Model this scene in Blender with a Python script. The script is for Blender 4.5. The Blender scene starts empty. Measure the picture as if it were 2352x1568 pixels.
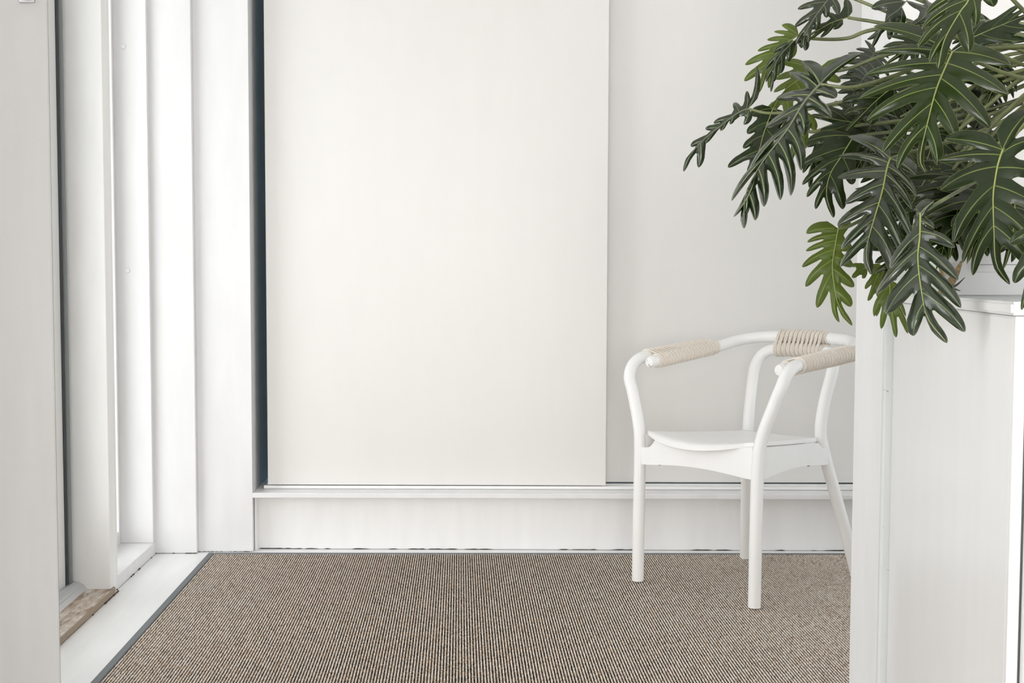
import bpy, bmesh, math, random
import numpy as np
from mathutils import Vector, Matrix

C = bpy.context.scene.collection
SC = bpy.context.scene

# ------------------------------------------------------------------ camera, sky, lights, exposure
F, PX, HZ, H = 3100.0, 1040.0, 637.0, 0.90        # focal length and principal column in pixels, horizon row, eye height
PITCH = math.atan(200 / F)
PY = HZ + F * math.tan(PITCH)
cd = bpy.data.cameras.new('camera')
cam = bpy.data.objects.new('camera', cd); C.objects.link(cam)
cd.sensor_fit = 'HORIZONTAL'; cd.sensor_width = 36
cd.lens = 36 * F / 2352
cd.shift_x = (1176 - PX) / 2352
cd.shift_y = (PY - 784) / 2352
cd.clip_start = 0.05
cam.location = (0, 0, H)
cam.rotation_euler = (math.pi / 2 - PITCH, 0, 0)
SC.camera = cam

wd = bpy.data.worlds.new('sky'); SC.world = wd; wd.use_nodes = True
bg = wd.node_tree.nodes['Background']
bg.inputs[0].default_value = (0.97, 0.98, 1.0, 1); bg.inputs[1].default_value = 2.3

def area(name, loc, rot, sx, sy, power, col=(1, 1, 1)):
    l = bpy.data.lights.new(name, 'AREA'); l.shape = 'RECTANGLE'; l.size = sx; l.size_y = sy
    l.energy = power; l.color = col
    o = bpy.data.objects.new(name, l); C.objects.link(o); o.location = loc; o.rotation_euler = rot
    return o
R90 = math.pi / 2
area('outdoor_daylight', (-2.3, 1.6, 1.0), (0, -R90, 0), 2.0, 4.4, 82, (1.0, 0.98, 0.985))
area('added_side_light', (-1.17, 1.40, 1.25), (0, -R90, 0), 1.7, 0.46, 5, (1.0, 0.98, 0.97))  # added unseen lamp, puts sheen on the leaves from the left
area('rear_window_daylight', (0.0, -2.9, 1.0), (R90, 0, 0), 1.9, 1.4, 140, (1.0, 0.98, 0.96))
area('added_right_fill', (3.30, 3.62, 1.1), (0, R90, 0), 1.9, 1.5, 4.5, (1.0, 0.98, 0.965))  # added unseen lamp, fills the back right of the room
SC.cycles.max_bounces = 16; SC.cycles.diffuse_bounces = 10; SC.cycles.transparent_max_bounces = 16
SC.view_settings.view_transform = 'Standard'
SC.view_settings.look = 'None'
SC.view_settings.gamma = 1
SC.view_settings.use_curve_mapping = False
SC.view_settings.exposure = -0.17

def at(u, v, D):
    """world point seen at photo pixel (u, v) standing D metres into the room"""
    x = (u - PX) / F; y = -(v - PY) / F
    c, s = math.cos(PITCH), math.sin(PITCH)
    rx, ry, rz = x, c + y * s, -s + y * c
    k = D / ry
    return Vector((rx * k, D, H + rz * k))

# ------------------------------------------------------------------ materials
def mat(name, col, rough=0.5, spec=0.5, metal=0.0):
    m = bpy.data.materials.new(name); m.use_nodes = True
    b = m.node_tree.nodes['Principled BSDF']
    b.inputs['Base Color'].default_value = (*col, 1)
    b.inputs['Roughness'].default_value = rough
    b.inputs['Specular IOR Level'].default_value = spec
    b.inputs['Metallic'].default_value = metal
    return m
def nd(m, t, **k):
    n = m.node_tree.nodes.new(t)
    for a, b in k.items(): setattr(n, a, b)
    return n
def ln(m, a, b): m.node_tree.links.new(a, b)
def bsdf(m): return m.node_tree.nodes['Principled BSDF']
def noise(m, scale, detail=4, vec=None, rough=0.5):
    n = nd(m, 'ShaderNodeTexNoise'); n.inputs['Scale'].default_value = scale
    n.inputs['Detail'].default_value = detail; n.inputs['Roughness'].default_value = rough
    if vec is None:
        vec = nd(m, 'ShaderNodeTexCoord').outputs['Object']
    ln(m, vec, n.inputs['Vector'])
    return n
def stretch(m, sx, sy, sz):
    tc = nd(m, 'ShaderNodeTexCoord'); mp = nd(m, 'ShaderNodeMapping')
    mp.inputs['Scale'].default_value = (sx, sy, sz)
    ln(m, tc.outputs['Object'], mp.inputs['Vector'])
    return mp.outputs['Vector']
def ramp(m, fac, stops):
    r = nd(m, 'ShaderNodeValToRGB'); e = r.color_ramp.elements
    while len(e) < len(stops): e.new(0.5)
    for i, (p, c) in enumerate(stops):
        e[i].position = p; e[i].color = (*c, 1)
    ln(m, fac, r.inputs[0]); return r.outputs[0]
def bump(m, fac, strength=0.2, dist=0.002):
    b = nd(m, 'ShaderNodeBump'); b.inputs['Strength'].default_value = strength
    b.inputs['Distance'].default_value = dist
    ln(m, fac, b.inputs['Height']); ln(m, b.outputs[0], bsdf(m).inputs['Normal'])

def painted(name, col, rough=0.45, vary=0.03, wob=0.15, chips=None, brush=(6, 6, 1.2)):
    """painted surface: slight tone drift, brushed relief, optional worn chips"""
    m = mat(name, col, rough)
    n = noise(m, 3.0, 5, stretch(m, *brush))
    lo = tuple(c * (1 - vary) for c in col); hi = tuple(min(1, c * (1 + vary)) for c in col)
    base = ramp(m, n.outputs[0], [(0.3, lo), (0.7, hi)])
    if chips:
        c = noise(m, chips[0], 6, None, 0.7)
        f = ramp(m, c.outputs[0], [(chips[1], (0, 0, 0)), (chips[1] + 0.015, (1, 1, 1))])
        mx = nd(m, 'ShaderNodeMix', data_type='RGBA')
        ln(m, f, mx.inputs[0]); ln(m, base, mx.inputs[6]); mx.inputs[7].default_value = (*chips[2], 1)
        base = mx.outputs[2]
    ln(m, base, bsdf(m).inputs['Base Color'])
    n2 = noise(m, 40, 3, stretch(m, 1, 1, 0.25))
    bump(m, n2.outputs[0], wob, 0.001)
    return m

M = {}
M['wall'] = painted('white_wall_paint', (0.84, 0.835, 0.83), 0.55)
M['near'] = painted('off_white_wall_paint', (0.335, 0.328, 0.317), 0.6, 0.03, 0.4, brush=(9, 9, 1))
M['column'] = painted('white_gloss_paint', (0.79, 0.785, 0.79), 0.35, chips=None)
M['partition'] = painted('pale_grey_wall_paint', (0.70, 0.695, 0.69), 0.5)
M['jamb'] = painted('bright_white_paint', (0.87, 0.865, 0.855), 0.4)
M['trim'] = painted('white_trim_paint', (0.82, 0.815, 0.81), 0.35)
M['panel'] = painted('cream_panel_laminate', (0.735, 0.72, 0.70), 0.42, 0.008, 0.05)
M['floor'] = painted('white_floor_paint', (0.86, 0.86, 0.86), 0.33, 0.03, 0.2, brush=(8, 1.2, 4))
M['far'] = mat('taupe_wall_paint', (0.34, 0.33, 0.31), 0.8)
M['ceiling'] = mat('ceiling_paint', (0.82, 0.82, 0.81), 0.8)
M['void'] = mat('dark_slate_lining', (0.50, 0.62, 0.68), 0.5)
M['gasket'] = mat('dark_rubber_gasket', (0.05, 0.058, 0.06), 0.4)
M['seal'] = mat('grey_rubber_strip', (0.22, 0.24, 0.24), 0.45)
M['alu'] = mat('grey_aluminium', (0.58, 0.59, 0.60), 0.38, 0.5, 0.55)
M['crack'] = mat('dark_gap_dust', (0.06, 0.045, 0.035), 0.95)
M['cab'] = painted('white_enamel', (0.62, 0.612, 0.605), 0.32, 0.02, 0.03)
M['cabgrey'] = painted('chipped_grey_enamel', (0.50, 0.51, 0.50), 0.5, 0.04, 0.2, (60, 0.665, (0.16, 0.16, 0.15)))
M['planter'] = painted('white_planter_paint', (0.60, 0.61, 0.615), 0.4)
M['soil'] = mat('soil', (0.03, 0.022, 0.016), 0.95)
M['chair'] = painted('white_lacquered_wood', (0.86, 0.855, 0.85), 0.36, 0.01, 0.05)
M['chairworn'] = painted('worn_white_lacquer', (0.86, 0.855, 0.85), 0.36, 0.01, 0.05, (45, 0.60, (0.36, 0.24, 0.14)))
M['bolt'] = mat('dark_steel_bolt', (0.12, 0.12, 0.12), 0.4, 0.5, 0.8)
M['steel'] = mat('dull_steel', (0.4, 0.4, 0.4), 0.4, 0.5, 0.8)
M['ground'] = mat('pale_paving', (0.62, 0.62, 0.6), 0.9)

def make_rust():
    m = painted('dusty_grey_top', (0.46, 0.48, 0.49), 0.6, 0.15, 0.1, brush=(3, 14, 3))
    return m
M['cabtop'] = make_rust()

def make_wood():
    m = mat('worn_oak_sill', (0.4, 0.3, 0.2), 0.6)
    n = noise(m, 9, 6, stretch(m, 3.5, 1.0, 8), 0.65)
    w = noise(m, 60, 4, stretch(m, 4, 0.5, 4))
    base = ramp(m, n.outputs[0], [(0.30, (0.20, 0.13, 0.085)), (0.42, (0.40, 0.31, 0.23)), (0.52, (0.62, 0.54, 0.47)), (0.66, (0.80, 0.75, 0.70))])
    mx = nd(m, 'ShaderNodeMix', data_type='RGBA', blend_type='MULTIPLY'); mx.inputs[0].default_value = 0.5
    ln(m, base, mx.inputs[6]); ln(m, ramp(m, w.outputs[0], [(0.3, (0.55, 0.5, 0.45)), (0.6, (1, 1, 1))]), mx.inputs[7])
    geo = nd(m, 'ShaderNodeNewGeometry'); sx = nd(m, 'ShaderNodeSeparateXYZ'); ln(m, geo.outputs['Normal'], sx.inputs[0])
    side = nd(m, 'ShaderNodeMix', data_type='RGBA'); ln(m, sx.outputs[2], side.inputs[0]); side.inputs[6].default_value = (0.33, 0.25, 0.18, 1)
    ln(m, mx.outputs[2], side.inputs[7]); ln(m, side.outputs[2], bsdf(m).inputs['Base Color'])
    bump(m, w.outputs[0], 0.3, 0.002)
    return m
M['wood'] = make_wood()

def make_glass():
    m = bpy.data.materials.new('window_glass'); m.use_nodes = True
    nt = m.node_tree; nt.nodes.clear()
    o = nt.nodes.new('ShaderNodeOutputMaterial'); t = nt.nodes.new('ShaderNodeBsdfTransparent')
    g = nt.nodes.new('ShaderNodeBsdfGlossy'); g.inputs['Roughness'].default_value = 0.02
    fr = nt.nodes.new('ShaderNodeFresnel'); fr.inputs[0].default_value = 1.45
    mx = nt.nodes.new('ShaderNodeMixShader'); t.inputs[0].default_value = (0.97, 0.985, 0.98, 1)
    gm = nt.nodes.new('ShaderNodeNewGeometry'); mu = nt.nodes.new('ShaderNodeMath'); mu.operation = 'MULTIPLY'; iv = nt.nodes.new('ShaderNodeMath'); iv.operation = 'SUBTRACT'; iv.inputs[0].default_value = 1
    nt.links.new(gm.outputs['Backfacing'], iv.inputs[1]); nt.links.new(fr.outputs[0], mu.inputs[0]); nt.links.new(iv.outputs[0], mu.inputs[1])
    nt.links.new(mu.outputs[0], mx.inputs[0]); nt.links.new(t.outputs[0], mx.inputs[1]); nt.links.new(g.outputs[0], mx.inputs[2])
    nt.links.new(mx.outputs[0], o.inputs[0])
    return m
M['glass'] = make_glass()

def make_rope():
    m = mat('natural_cotton_rope', (0.66, 0.59, 0.51), 0.9, 0.15)
    n = noise(m, 420, 3)
    ln(m, ramp(m, n.outputs[0], [(0.3, (0.70, 0.62, 0.54)), (0.7, (0.86, 0.82, 0.76))]), bsdf(m).inputs['Base Color'])
    bump(m, n.outputs[0], 0.5, 0.001)
    return m
M['rope'] = make_rope()

RIB, LOOP = 0.0070, 0.0052
def make_pile():
    m = mat('boucle_rug_yarn', (0.3, 0.25, 0.2), 0.95, 0.1)
    tc = nd(m, 'ShaderNodeTexCoord'); sp = nd(m, 'ShaderNodeSeparateXYZ'); ln(m, tc.outputs['Object'], sp.inputs[0])
    def mth(op, a, b=None):
        n = nd(m, 'ShaderNodeMath', operation=op)
        for i, v in enumerate((a, b)):
            if v is None: continue
            if isinstance(v, (int, float)): n.inputs[i].default_value = v
            else: ln(m, v, n.inputs[i])
        return n.outputs[0]
    ix = mth('FLOOR', mth('DIVIDE', sp.outputs[0], RIB))
    w1 = nd(m, 'ShaderNodeTexWhiteNoise', noise_dimensions='1D'); ln(m, ix, w1.inputs['W'])
    iy = mth('FLOOR', mth('ADD', mth('DIVIDE', sp.outputs[1], LOOP), w1.outputs[0]))
    cb = nd(m, 'ShaderNodeCombineXYZ'); ln(m, ix, cb.inputs[0]); ln(m, iy, cb.inputs[1])
    w2 = nd(m, 'ShaderNodeTexWhiteNoise', noise_dimensions='2D'); ln(m, cb.outputs[0], w2.inputs['Vector'])
    yarn = ramp(m, w2.outputs[0], [(0.0, (0.40, 0.29, 0.20)), (0.12, (0.57, 0.475, 0.38)), (0.35, (0.69, 0.605, 0.52)), (0.8, (0.77, 0.695, 0.62)), (1.0, (0.83, 0.78, 0.72))])
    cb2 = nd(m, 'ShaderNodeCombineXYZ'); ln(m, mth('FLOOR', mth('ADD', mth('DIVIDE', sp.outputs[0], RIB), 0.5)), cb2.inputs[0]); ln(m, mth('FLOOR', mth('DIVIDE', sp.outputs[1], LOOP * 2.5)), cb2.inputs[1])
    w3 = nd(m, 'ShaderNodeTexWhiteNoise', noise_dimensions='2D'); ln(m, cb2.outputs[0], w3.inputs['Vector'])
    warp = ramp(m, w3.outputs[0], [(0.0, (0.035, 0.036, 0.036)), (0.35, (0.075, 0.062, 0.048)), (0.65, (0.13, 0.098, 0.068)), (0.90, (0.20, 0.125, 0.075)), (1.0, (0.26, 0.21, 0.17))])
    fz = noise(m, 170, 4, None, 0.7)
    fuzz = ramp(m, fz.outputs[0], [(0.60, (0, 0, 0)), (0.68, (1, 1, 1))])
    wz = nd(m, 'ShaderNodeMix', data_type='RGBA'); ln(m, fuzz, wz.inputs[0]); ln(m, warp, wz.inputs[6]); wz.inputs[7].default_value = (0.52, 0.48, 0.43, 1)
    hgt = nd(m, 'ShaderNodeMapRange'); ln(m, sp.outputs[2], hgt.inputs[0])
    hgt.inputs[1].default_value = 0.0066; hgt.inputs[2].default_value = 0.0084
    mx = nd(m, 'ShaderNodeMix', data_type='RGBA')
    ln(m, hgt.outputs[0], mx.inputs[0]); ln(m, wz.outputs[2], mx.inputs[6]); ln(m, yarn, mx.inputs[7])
    ln(m, mx.outputs[2], bsdf(m).inputs['Base Color'])
    return m
M['pile'] = make_pile()
M['binding'] = mat('grey_cotton_binding', (0.17, 0.18, 0.19), 0.8)
_n = noise(M['binding'], 900, 2); bump(M['binding'], _n.outputs[0], 0.6, 0.001)

def make_leaf(name, col, vein, trans, tcol, rough=0.3, spec=0.5):
    m = mat(name, col, rough, 0.5)
    b = bsdf(m); b.inputs['Specular IOR Level'].default_value = spec
    av = nd(m, 'ShaderNodeAttribute', attribute_name='vein')
    ae = nd(m, 'ShaderNodeAttribute', attribute_name='edge')
    def line(src, a, bb):
        r = nd(m, 'ShaderNodeMapRange'); ln(m, src, r.inputs[0])
        r.inputs[1].default_value = a; r.inputs[2].default_value = bb
        r.inputs[3].default_value = 1; r.inputs[4].default_value = 0
        return r.outputs[0]
    n = noise(m, 18, 5)
    base = ramp(m, n.outputs[0], [(0.3, tuple(c * 0.8 for c in col)), (0.7, tuple(c * 1.25 for c in col))])
    m1 = nd(m, 'ShaderNodeMix', data_type='RGBA'); ln(m, line(av.outputs['Fac'], 0.0004, 0.0056), m1.inputs[0])
    ln(m, base, m1.inputs[6]); m1.inputs[7].default_value = (*vein, 1)
    m2 = nd(m, 'ShaderNodeMix', data_type='RGBA'); ln(m, line(ae.outputs['Fac'], 0.0002, 0.0028), m2.inputs[0])
    ln(m, m1.outputs[2], m2.inputs[6]); m2.inputs[7].default_value = (*[c * 0.9 for c in vein], 1)
    ln(m, m2.outputs[2], b.inputs['Base Color'])
    tr = nd(m, 'ShaderNodeBsdfTranslucent'); tr.inputs[0].default_value = (*tcol, 1)
    mx = nd(m, 'ShaderNodeMixShader'); mx.inputs[0].default_value = trans
    out = m.node_tree.nodes['Material Output']
    ln(m, b.outputs[0], mx.inputs[1]); ln(m, tr.outputs[0], mx.inputs[2]); ln(m, mx.outputs[0], out.inputs[0])
    n3 = noise(m, 26, 3); bump(m, n3.outputs[0], 0.5, 0.004)
    return m
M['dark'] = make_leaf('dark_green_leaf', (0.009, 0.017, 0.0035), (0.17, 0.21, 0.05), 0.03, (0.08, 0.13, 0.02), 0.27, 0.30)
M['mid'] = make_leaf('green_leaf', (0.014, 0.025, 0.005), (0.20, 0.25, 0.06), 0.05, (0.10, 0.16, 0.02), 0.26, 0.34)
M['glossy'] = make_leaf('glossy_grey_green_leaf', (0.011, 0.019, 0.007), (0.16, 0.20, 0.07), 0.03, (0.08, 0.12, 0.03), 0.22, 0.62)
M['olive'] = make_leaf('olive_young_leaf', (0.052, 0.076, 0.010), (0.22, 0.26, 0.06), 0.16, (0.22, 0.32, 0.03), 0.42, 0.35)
M['rib'] = mat('pale_green_midrib', (0.22, 0.255, 0.075), 0.4)
M['ribdark'] = mat('grey_midrib', (0.13, 0.14, 0.09), 0.4)
def make_stem():
    m = mat('green_petiole', (0.15, 0.17, 0.06), 0.4)
    n = noise(m, 30, 4)
    ln(m, ramp(m, n.outputs[0], [(0.35, (0.07, 0.085, 0.032)), (0.65, (0.15, 0.17, 0.065))]), bsdf(m).inputs['Base Color'])
    return m
M['stem'] = make_stem()
M['stemdark'] = mat('grey_green_petiole', (0.06, 0.065, 0.04), 0.4)
M['dry'] = painted('dry_tan_sheath', (0.56, 0.43, 0.27), 0.7, 0.35, 0.4, brush=(60, 60, 25))
M['bark'] = painted('grey_brown_stem_bark', (0.20, 0.16, 0.11), 0.85, 0.3, 0.6)

# ------------------------------------------------------------------ mesh helpers
def link(name, me, m, parent=None, smooth=False):
    o = bpy.data.objects.new(name, me)
    if m: me.materials.append(m)
    if smooth:
        me.polygons.foreach_set('use_smooth', [True] * len(me.polygons))
    C.objects.link(o)
    if parent: o.parent = parent
    return o
def obj(name, bm, m, parent=None, smooth=False):
    me = bpy.data.meshes.new(name)
    bmesh.ops.recalc_face_normals(bm, faces=bm.faces)
    bm.to_mesh(me); bm.free()
    return link(name, me, m, parent, smooth)
def add_box(bm, x0, x1, y0, y1, z0, z1, f=None):
    p = [(x, y, z) for x in (x0, x1) for y in (y0, y1) for z in (z0, z1)]
    if f: p = [f(*q) for q in p]
    v = [bm.verts.new(q) for q in p]
    for a in ((0, 1, 3, 2), (4, 6, 7, 5), (0, 4, 5, 1), (2, 3, 7, 6), (0, 2, 6, 4), (1, 5, 7, 3)):
        bm.faces.new([v[i] for i in a])
def box(name, dims, m, parent=None, bev=0.0, f=None, seg=2):
    bm = bmesh.new(); add_box(bm, *dims, f=f)
    if bev:
        bmesh.ops.recalc_face_normals(bm, faces=bm.faces)
        bmesh.ops.bevel(bm, geom=list(bm.edges), offset=bev, segments=seg, affect='EDGES', profile=0.5)
    return obj(name, bm, m, parent)
def add_tube(bm, pts, rad, sides=12, cap=True):
    pts = [Vector(p) for p in pts]; n = len(pts)
    if not hasattr(rad, '__len__'): rad = [rad] * n
    T = [(pts[min(i + 1, n - 1)] - pts[max(i - 1, 0)]).normalized() for i in range(n)]
    ref = Vector((0, 0, 1)) if abs(T[0].z) < 0.9 else Vector((1, 0, 0))
    N = (ref - T[0] * ref.dot(T[0])).normalized()
    rings = []
    for i in range(n):
        N = (N - T[i] * N.dot(T[i])).normalized(); B = T[i].cross(N)
        rings.append([bm.verts.new(pts[i] + (N * math.cos(a) + B * math.sin(a)) * rad[i]) for a in [2 * math.pi * k / sides for k in range(sides)]])
    for i in range(n - 1):
        for k in range(sides):
            bm.faces.new((rings[i][k], rings[i][(k + 1) % sides], rings[i + 1][(k + 1) % sides], rings[i + 1][k]))
    if cap:
        for rg in (rings[0][::-1], rings[-1]): bm.faces.new([bm.verts.new(v.co) for v in rg])
def tube(name, pts, rad, m, parent=None, sides=12, cap=True):
    bm = bmesh.new(); add_tube(bm, pts, rad, sides, cap)
    o = obj(name, bm, m, parent, True)
    for p in o.data.polygons:
        if len(p.vertices) > 4: p.use_smooth = False
    return o
def spline(ctrl, n):
    """Catmull-Rom through control points, n samples per span"""
    P = [Vector(p) for p in ctrl]; P = [P[0] * 2 - P[1]] + P + [P[-1] * 2 - P[-2]]
    out = []
    for i in range(1, len(P) - 2):
        a, b, c, d = P[i - 1:i + 3]
        for k in range(n):
            t = k / n
            out.append(0.5 * ((2 * b) + (c - a) * t + (2 * a - 5 * b + 4 * c - d) * t * t + (3 * b - a - 3 * c + d) * t ** 3))
    out.append(P[-2].copy()); return out
def structure(o): o['kind'] = 'structure'; return o
def thing(name, label, cat, loc=(0, 0, 0), rotz=0):
    o = bpy.data.objects.new(name, None); C.objects.link(o)
    o.empty_display_size = 0.1
    o.location = loc; o.rotation_euler = (0, 0, rotz); o['label'] = label; o['category'] = cat
    return o
def tag(o, label, cat): o['label'] = label; o['category'] = cat; return o
SKEW = 0.0185
def bw(x, y, z): return (x, y - SKEW * (x + 0.646), z)       # the rear wall stands about one degree off square

# ------------------------------------------------------------------ the room
ZC = 2.55
structure(box('floor', (-1.12, 3.2, -3.0, 4.9, -0.06, 0.0), M['floor']))
structure(box('ceiling', (-1.4, 3.2, -3.0, 4.9, ZC, ZC + 0.08), M['ceiling']))
structure(box('ground', (-9, -1.3, -4, 12, -0.20, -0.12), M['ground']))
# left wall with the glazed door and the full-height window
bm = bmesh.new()
add_box(bm, -1.12, -0.97, 1.80, 2.80, -0.06, ZC)              # run beside the camera
add_box(bm, -1.12, -0.97, -3.0, 1.05, -0.06, ZC)
add_box(bm, -1.12, -0.97, 1.05, 1.80, -0.06, 0.30); add_box(bm, -1.12, -0.97, 1.05, 1.80, 2.20, ZC)  # below and above the opening of the added side window
add_box(bm, -1.12, -0.97, 2.80, 3.77, 2.18, ZC)               # over the door
add_box(bm, -1.12, -0.97, 3.865, 4.36, 2.25, ZC)              # over the window
structure(obj('wall_left', bm, M['wall']))
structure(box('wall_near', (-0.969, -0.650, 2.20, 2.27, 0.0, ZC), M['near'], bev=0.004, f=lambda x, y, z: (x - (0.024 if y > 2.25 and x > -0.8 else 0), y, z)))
hz = at(62, -2, 2.2)
hook = thing('coat_hook', 'small dull metal coat hook at the top of the grey-white near wall', 'hook', (hz.x, 2.2, hz.z - 0.006))
box('back_plate', (-0.013, 0.013, -0.004, 0.0, 0.0, 0.05), M['steel'], hook, 0.0015)
tube('prong', spline([(0, -0.004, 0.02), (0, -0.02, 0.006), (0, -0.036, 0.004), (0, -0.046, 0.018)], 5), 0.0045, M['steel'], hook, 8)
# rear parts of the shell
structure(box('wall_back', (-1.4, 3.2, 4.78, 4.9, -0.06, ZC), M['void']))
structure(box('wall_right', (3.1, 3.2, -3.0, 2.60, 0.0, ZC), M['far']))
bm = bmesh.new()
add_box(bm, 3.1, 3.2, 2.60, 2.85, 0, ZC); add_box(bm, 3.1, 3.2, 4.40, 4.78, 0, ZC); add_box(bm, 3.1, 3.2, 2.85, 4.40, 0, 0.25); add_box(bm, 3.1, 3.2, 2.85, 4.40, 2.2, ZC)  # wall pieces around the opening made for the added fill window
structure(obj('wall_right', bm, M['wall']))
w3 = structure(thing('added_window_right', '', '')); del w3['label']; del w3['category']  # unseen window, added so that fill light enters from the right
bm = bmesh.new()
for dims in ((2.85, 2.90, 0.25, 2.20), (4.35, 4.40, 0.25, 2.20), (2.90, 4.35, 0.25, 0.30), (2.90, 4.35, 2.15, 2.20)):
    add_box(bm, 3.12, 3.18, *dims)
obj('window_frame', bm, M['trim'], w3)
box('pane', (3.148, 3.152, 2.89, 4.36, 0.29, 2.16), M['glass'], w3)
bm = bmesh.new()
add_box(bm, 1.05, 3.1, -3.05, -2.97, 0, ZC); add_box(bm, -0.97, 1.05, -3.05, -2.97, 2.32, ZC); add_box(bm, -0.97, 1.05, -3.05, -2.97, 0, 0.25)
structure(obj('wall_front', bm, M['far']))
# door
d = structure(thing('door_1', '', '')); del d['label']; del d['category']
bm = bmesh.new()
for dims in ((-1.125, -1.085, 2.83, 2.93, 0.03, 2.15), (-1.125, -1.085, 3.655, 3.735, 0.03, 2.15), (-1.125, -1.085, 2.93, 3.655, 0.03, 0.20), (-1.125, -1.085, 2.93, 3.655, 2.03, 2.15)):
    add_box(bm, *dims)
obj('door_leaf', bm, M['trim'], d)
bm = bmesh.new()
for k, (w, dx) in enumerate(((0.0, 0.006), (0.014, 0.0))):
    y0, y1, z0, z1 = 2.93 + w, 3.655 - w, 0.20 + w, 2.03 - w
    for dims in ((y0, y1, z0, z0 + 0.014), (y0, y1, z1 - 0.014, z1), (y0, y0 + 0.014, z0, z1), (y1 - 0.014, y1, z0, z1)):
        add_box(bm, -1.112, -1.082 + dx - 0.006, *dims)
obj('glazing_bead', bm, M['trim'], d)
box('pane', (-1.107, -1.102, 2.955, 3.63, 0.225, 2.005), M['glass'], d)
box('gasket', (-1.10, -1.081, 3.733, 3.768, 0.02, 2.17), M['gasket'], d)
tube('weather_strip', [(-1.0795, 3.757, 0.03), (-1.0795, 3.757, 0.6), (-1.0795, 3.757, 2.16)], 0.0085, M['seal'], d, 10)
tube('door_handle', spline([(-1.083, 2.88, 1.03), (-1.045, 2.88, 1.03), (-1.04, 2.90, 1.03), (-1.04, 2.99, 1.03)], 5), 0.009, M['steel'], d, 10)
# door frame post with its inner face, end casing and the window frame
structure(box('trim_1', (-1.14, -0.968, 3.77, 3.831, 0.012, ZC - 0.001), M['jamb'], bev=0.002))
structure(box('trim_2', (-1.085, -0.971, 3.8345, 3.865, 0.0, ZC - 0.001), M['trim'], bev=0.001))
w = structure(thing('window_1', '', '')); del w['label']; del w['category']
box('window_sill', (-1.12, -0.970, 3.865, 4.362, 0.0, 0.040), M['column'], w, 0.002)
box('window_jamb', (-1.12, -0.972, 4.335, 4.362, 0.040, 2.25), M['column'], w, 0.002)
bm = bmesh.new()
for dims in ((3.866, 3.90, 0.04, 2.25), (4.295, 4.334, 0.04, 2.25), (3.90, 4.295, 0.04, 0.075), (3.90, 4.295, 2.21, 2.25)):
    add_box(bm, -1.118, -1.078, *dims)
obj('window_frame', bm, M['trim'], w)
bm = bmesh.new()
for dims in ((3.90, 3.912, 0.075, 2.21), (4.281, 4.295, 0.075, 2.21), (3.912, 4.281, 0.075, 0.088), (3.912, 4.281, 2.197, 2.21)):
    add_box(bm, -1.105, -1.070, *dims)
obj('glazing_bead', bm, M['trim'], w)
box('pane', (-1.104, -1.099, 3.90, 4.295, 0.07, 2.215), M['glass'], w)
for (u, v) in ((283, 107), (293, 621)):
    p = at(u, v, 4.333)
    bm = bmesh.new()
    bmesh.ops.create_cone(bm, cap_ends=True, segments=20, radius1=0.0085, radius2=0.007, depth=0.004, matrix=Matrix.Translation(p) @ Matrix.Rotation(R90, 4, 'X'))
    obj('screw_cap', bm, M['column'], w, False)
w2 = structure(thing('added_window_left', '', '')); del w2['label']; del w2['category']  # unseen slit window, added and kept narrow for sheen on the leaves
bm = bmesh.new()
for dims in ((1.05, 1.10, 0.30, 2.20), (1.75, 1.80, 0.30, 2.20), (1.10, 1.75, 0.30, 0.35), (1.10, 1.75, 2.15, 2.20)):
    add_box(bm, -1.10, -1.05, *dims)
obj('window_frame', bm, M['trim'], w2)
box('pane', (-1.08, -1.075, 1.10, 1.75, 0.35, 2.15), M['glass'], w2)
# wooden threshold and its aluminium weather bar
structure(box('trim_3', (-1.06, -0.962, 2.28, 3.80, 0.0005, 0.021), M['wood'], bev=0.002))
bm = bmesh.new()
prof = [(-1.088, 0.014), (-1.088, 0.034), (-1.080, 0.041), (-1.068, 0.044), (-1.064, 0.041), (-1.060, 0.043), (-1.050, 0.038), (-1.046, 0.034), (-1.043, 0.033), (-1.034, 0.020), (-1.032, 0.014)]
r0 = [bm.verts.new((x, 2.28, z)) for x, z in prof]; r1 = [bm.verts.new((x, 3.772, z)) for x, z in prof]
for i in range(len(prof)):
    j = (i + 1) % len(prof); bm.faces.new((r0[i], r0[j], r1[j], r1[i]))
bm.faces.new(r0); bm.faces.new(r1[::-1])
structure(obj('trim_4', bm, M['alu']))
# white board columns beside the window
structure(box('wall_corner', (-1.118, -0.836, 4.3615, 4.60, 0.001, ZC), M['column'], bev=0.002))
structure(box('wall_corner_board', (-0.8359, -0.657, 4.389, 4.56, 0.001, ZC), M['column'], bev=0.001))
structure(box('trim_5', (-0.655, -0.645, 4.42, 4.50, 0.0, 0.178), M['trim']))
structure(box('trim_6', (-0.80, -0.658, 4.565, 4.78, 0.19, ZC), M['void']))
# rear plinth wall, ledge, track
structure(box('baseboard_back', (-0.648, 3.1, 4.440, 4.62, 0.0012, 0.180), M['trim'], f=bw))
structure(box('trim_7', (-0.6565, 3.1, 4.385, 4.62, 0.179, 0.196), M['column'], bev=0.0025, f=bw))
tr = bmesh.new()
add_box(tr, -0.63, 3.1, 4.466, 4.474, 0.196, 0.208, f=bw); add_box(tr, -0.63, 3.1, 4.49, 4.497, 0.196, 0.206, f=bw)
add_box(tr, -0.63, 3.1, 4.466, 4.585, 0.196, 0.199, f=bw); add_box(tr, -0.63, 3.1, 4.540, 4.547, 0.196, 0.206, f=bw)
structure(obj('trim_8', tr, M['trim']))
tag(box('sliding_panel', (-0.617, 0.508, 4.468, 4.490, 0.2105, ZC - 0.03), M['panel'], bev=0.002, f=bw),
    'tall cream sliding panel at centre, hanging in front of the other one', 'sliding panel')
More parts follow.
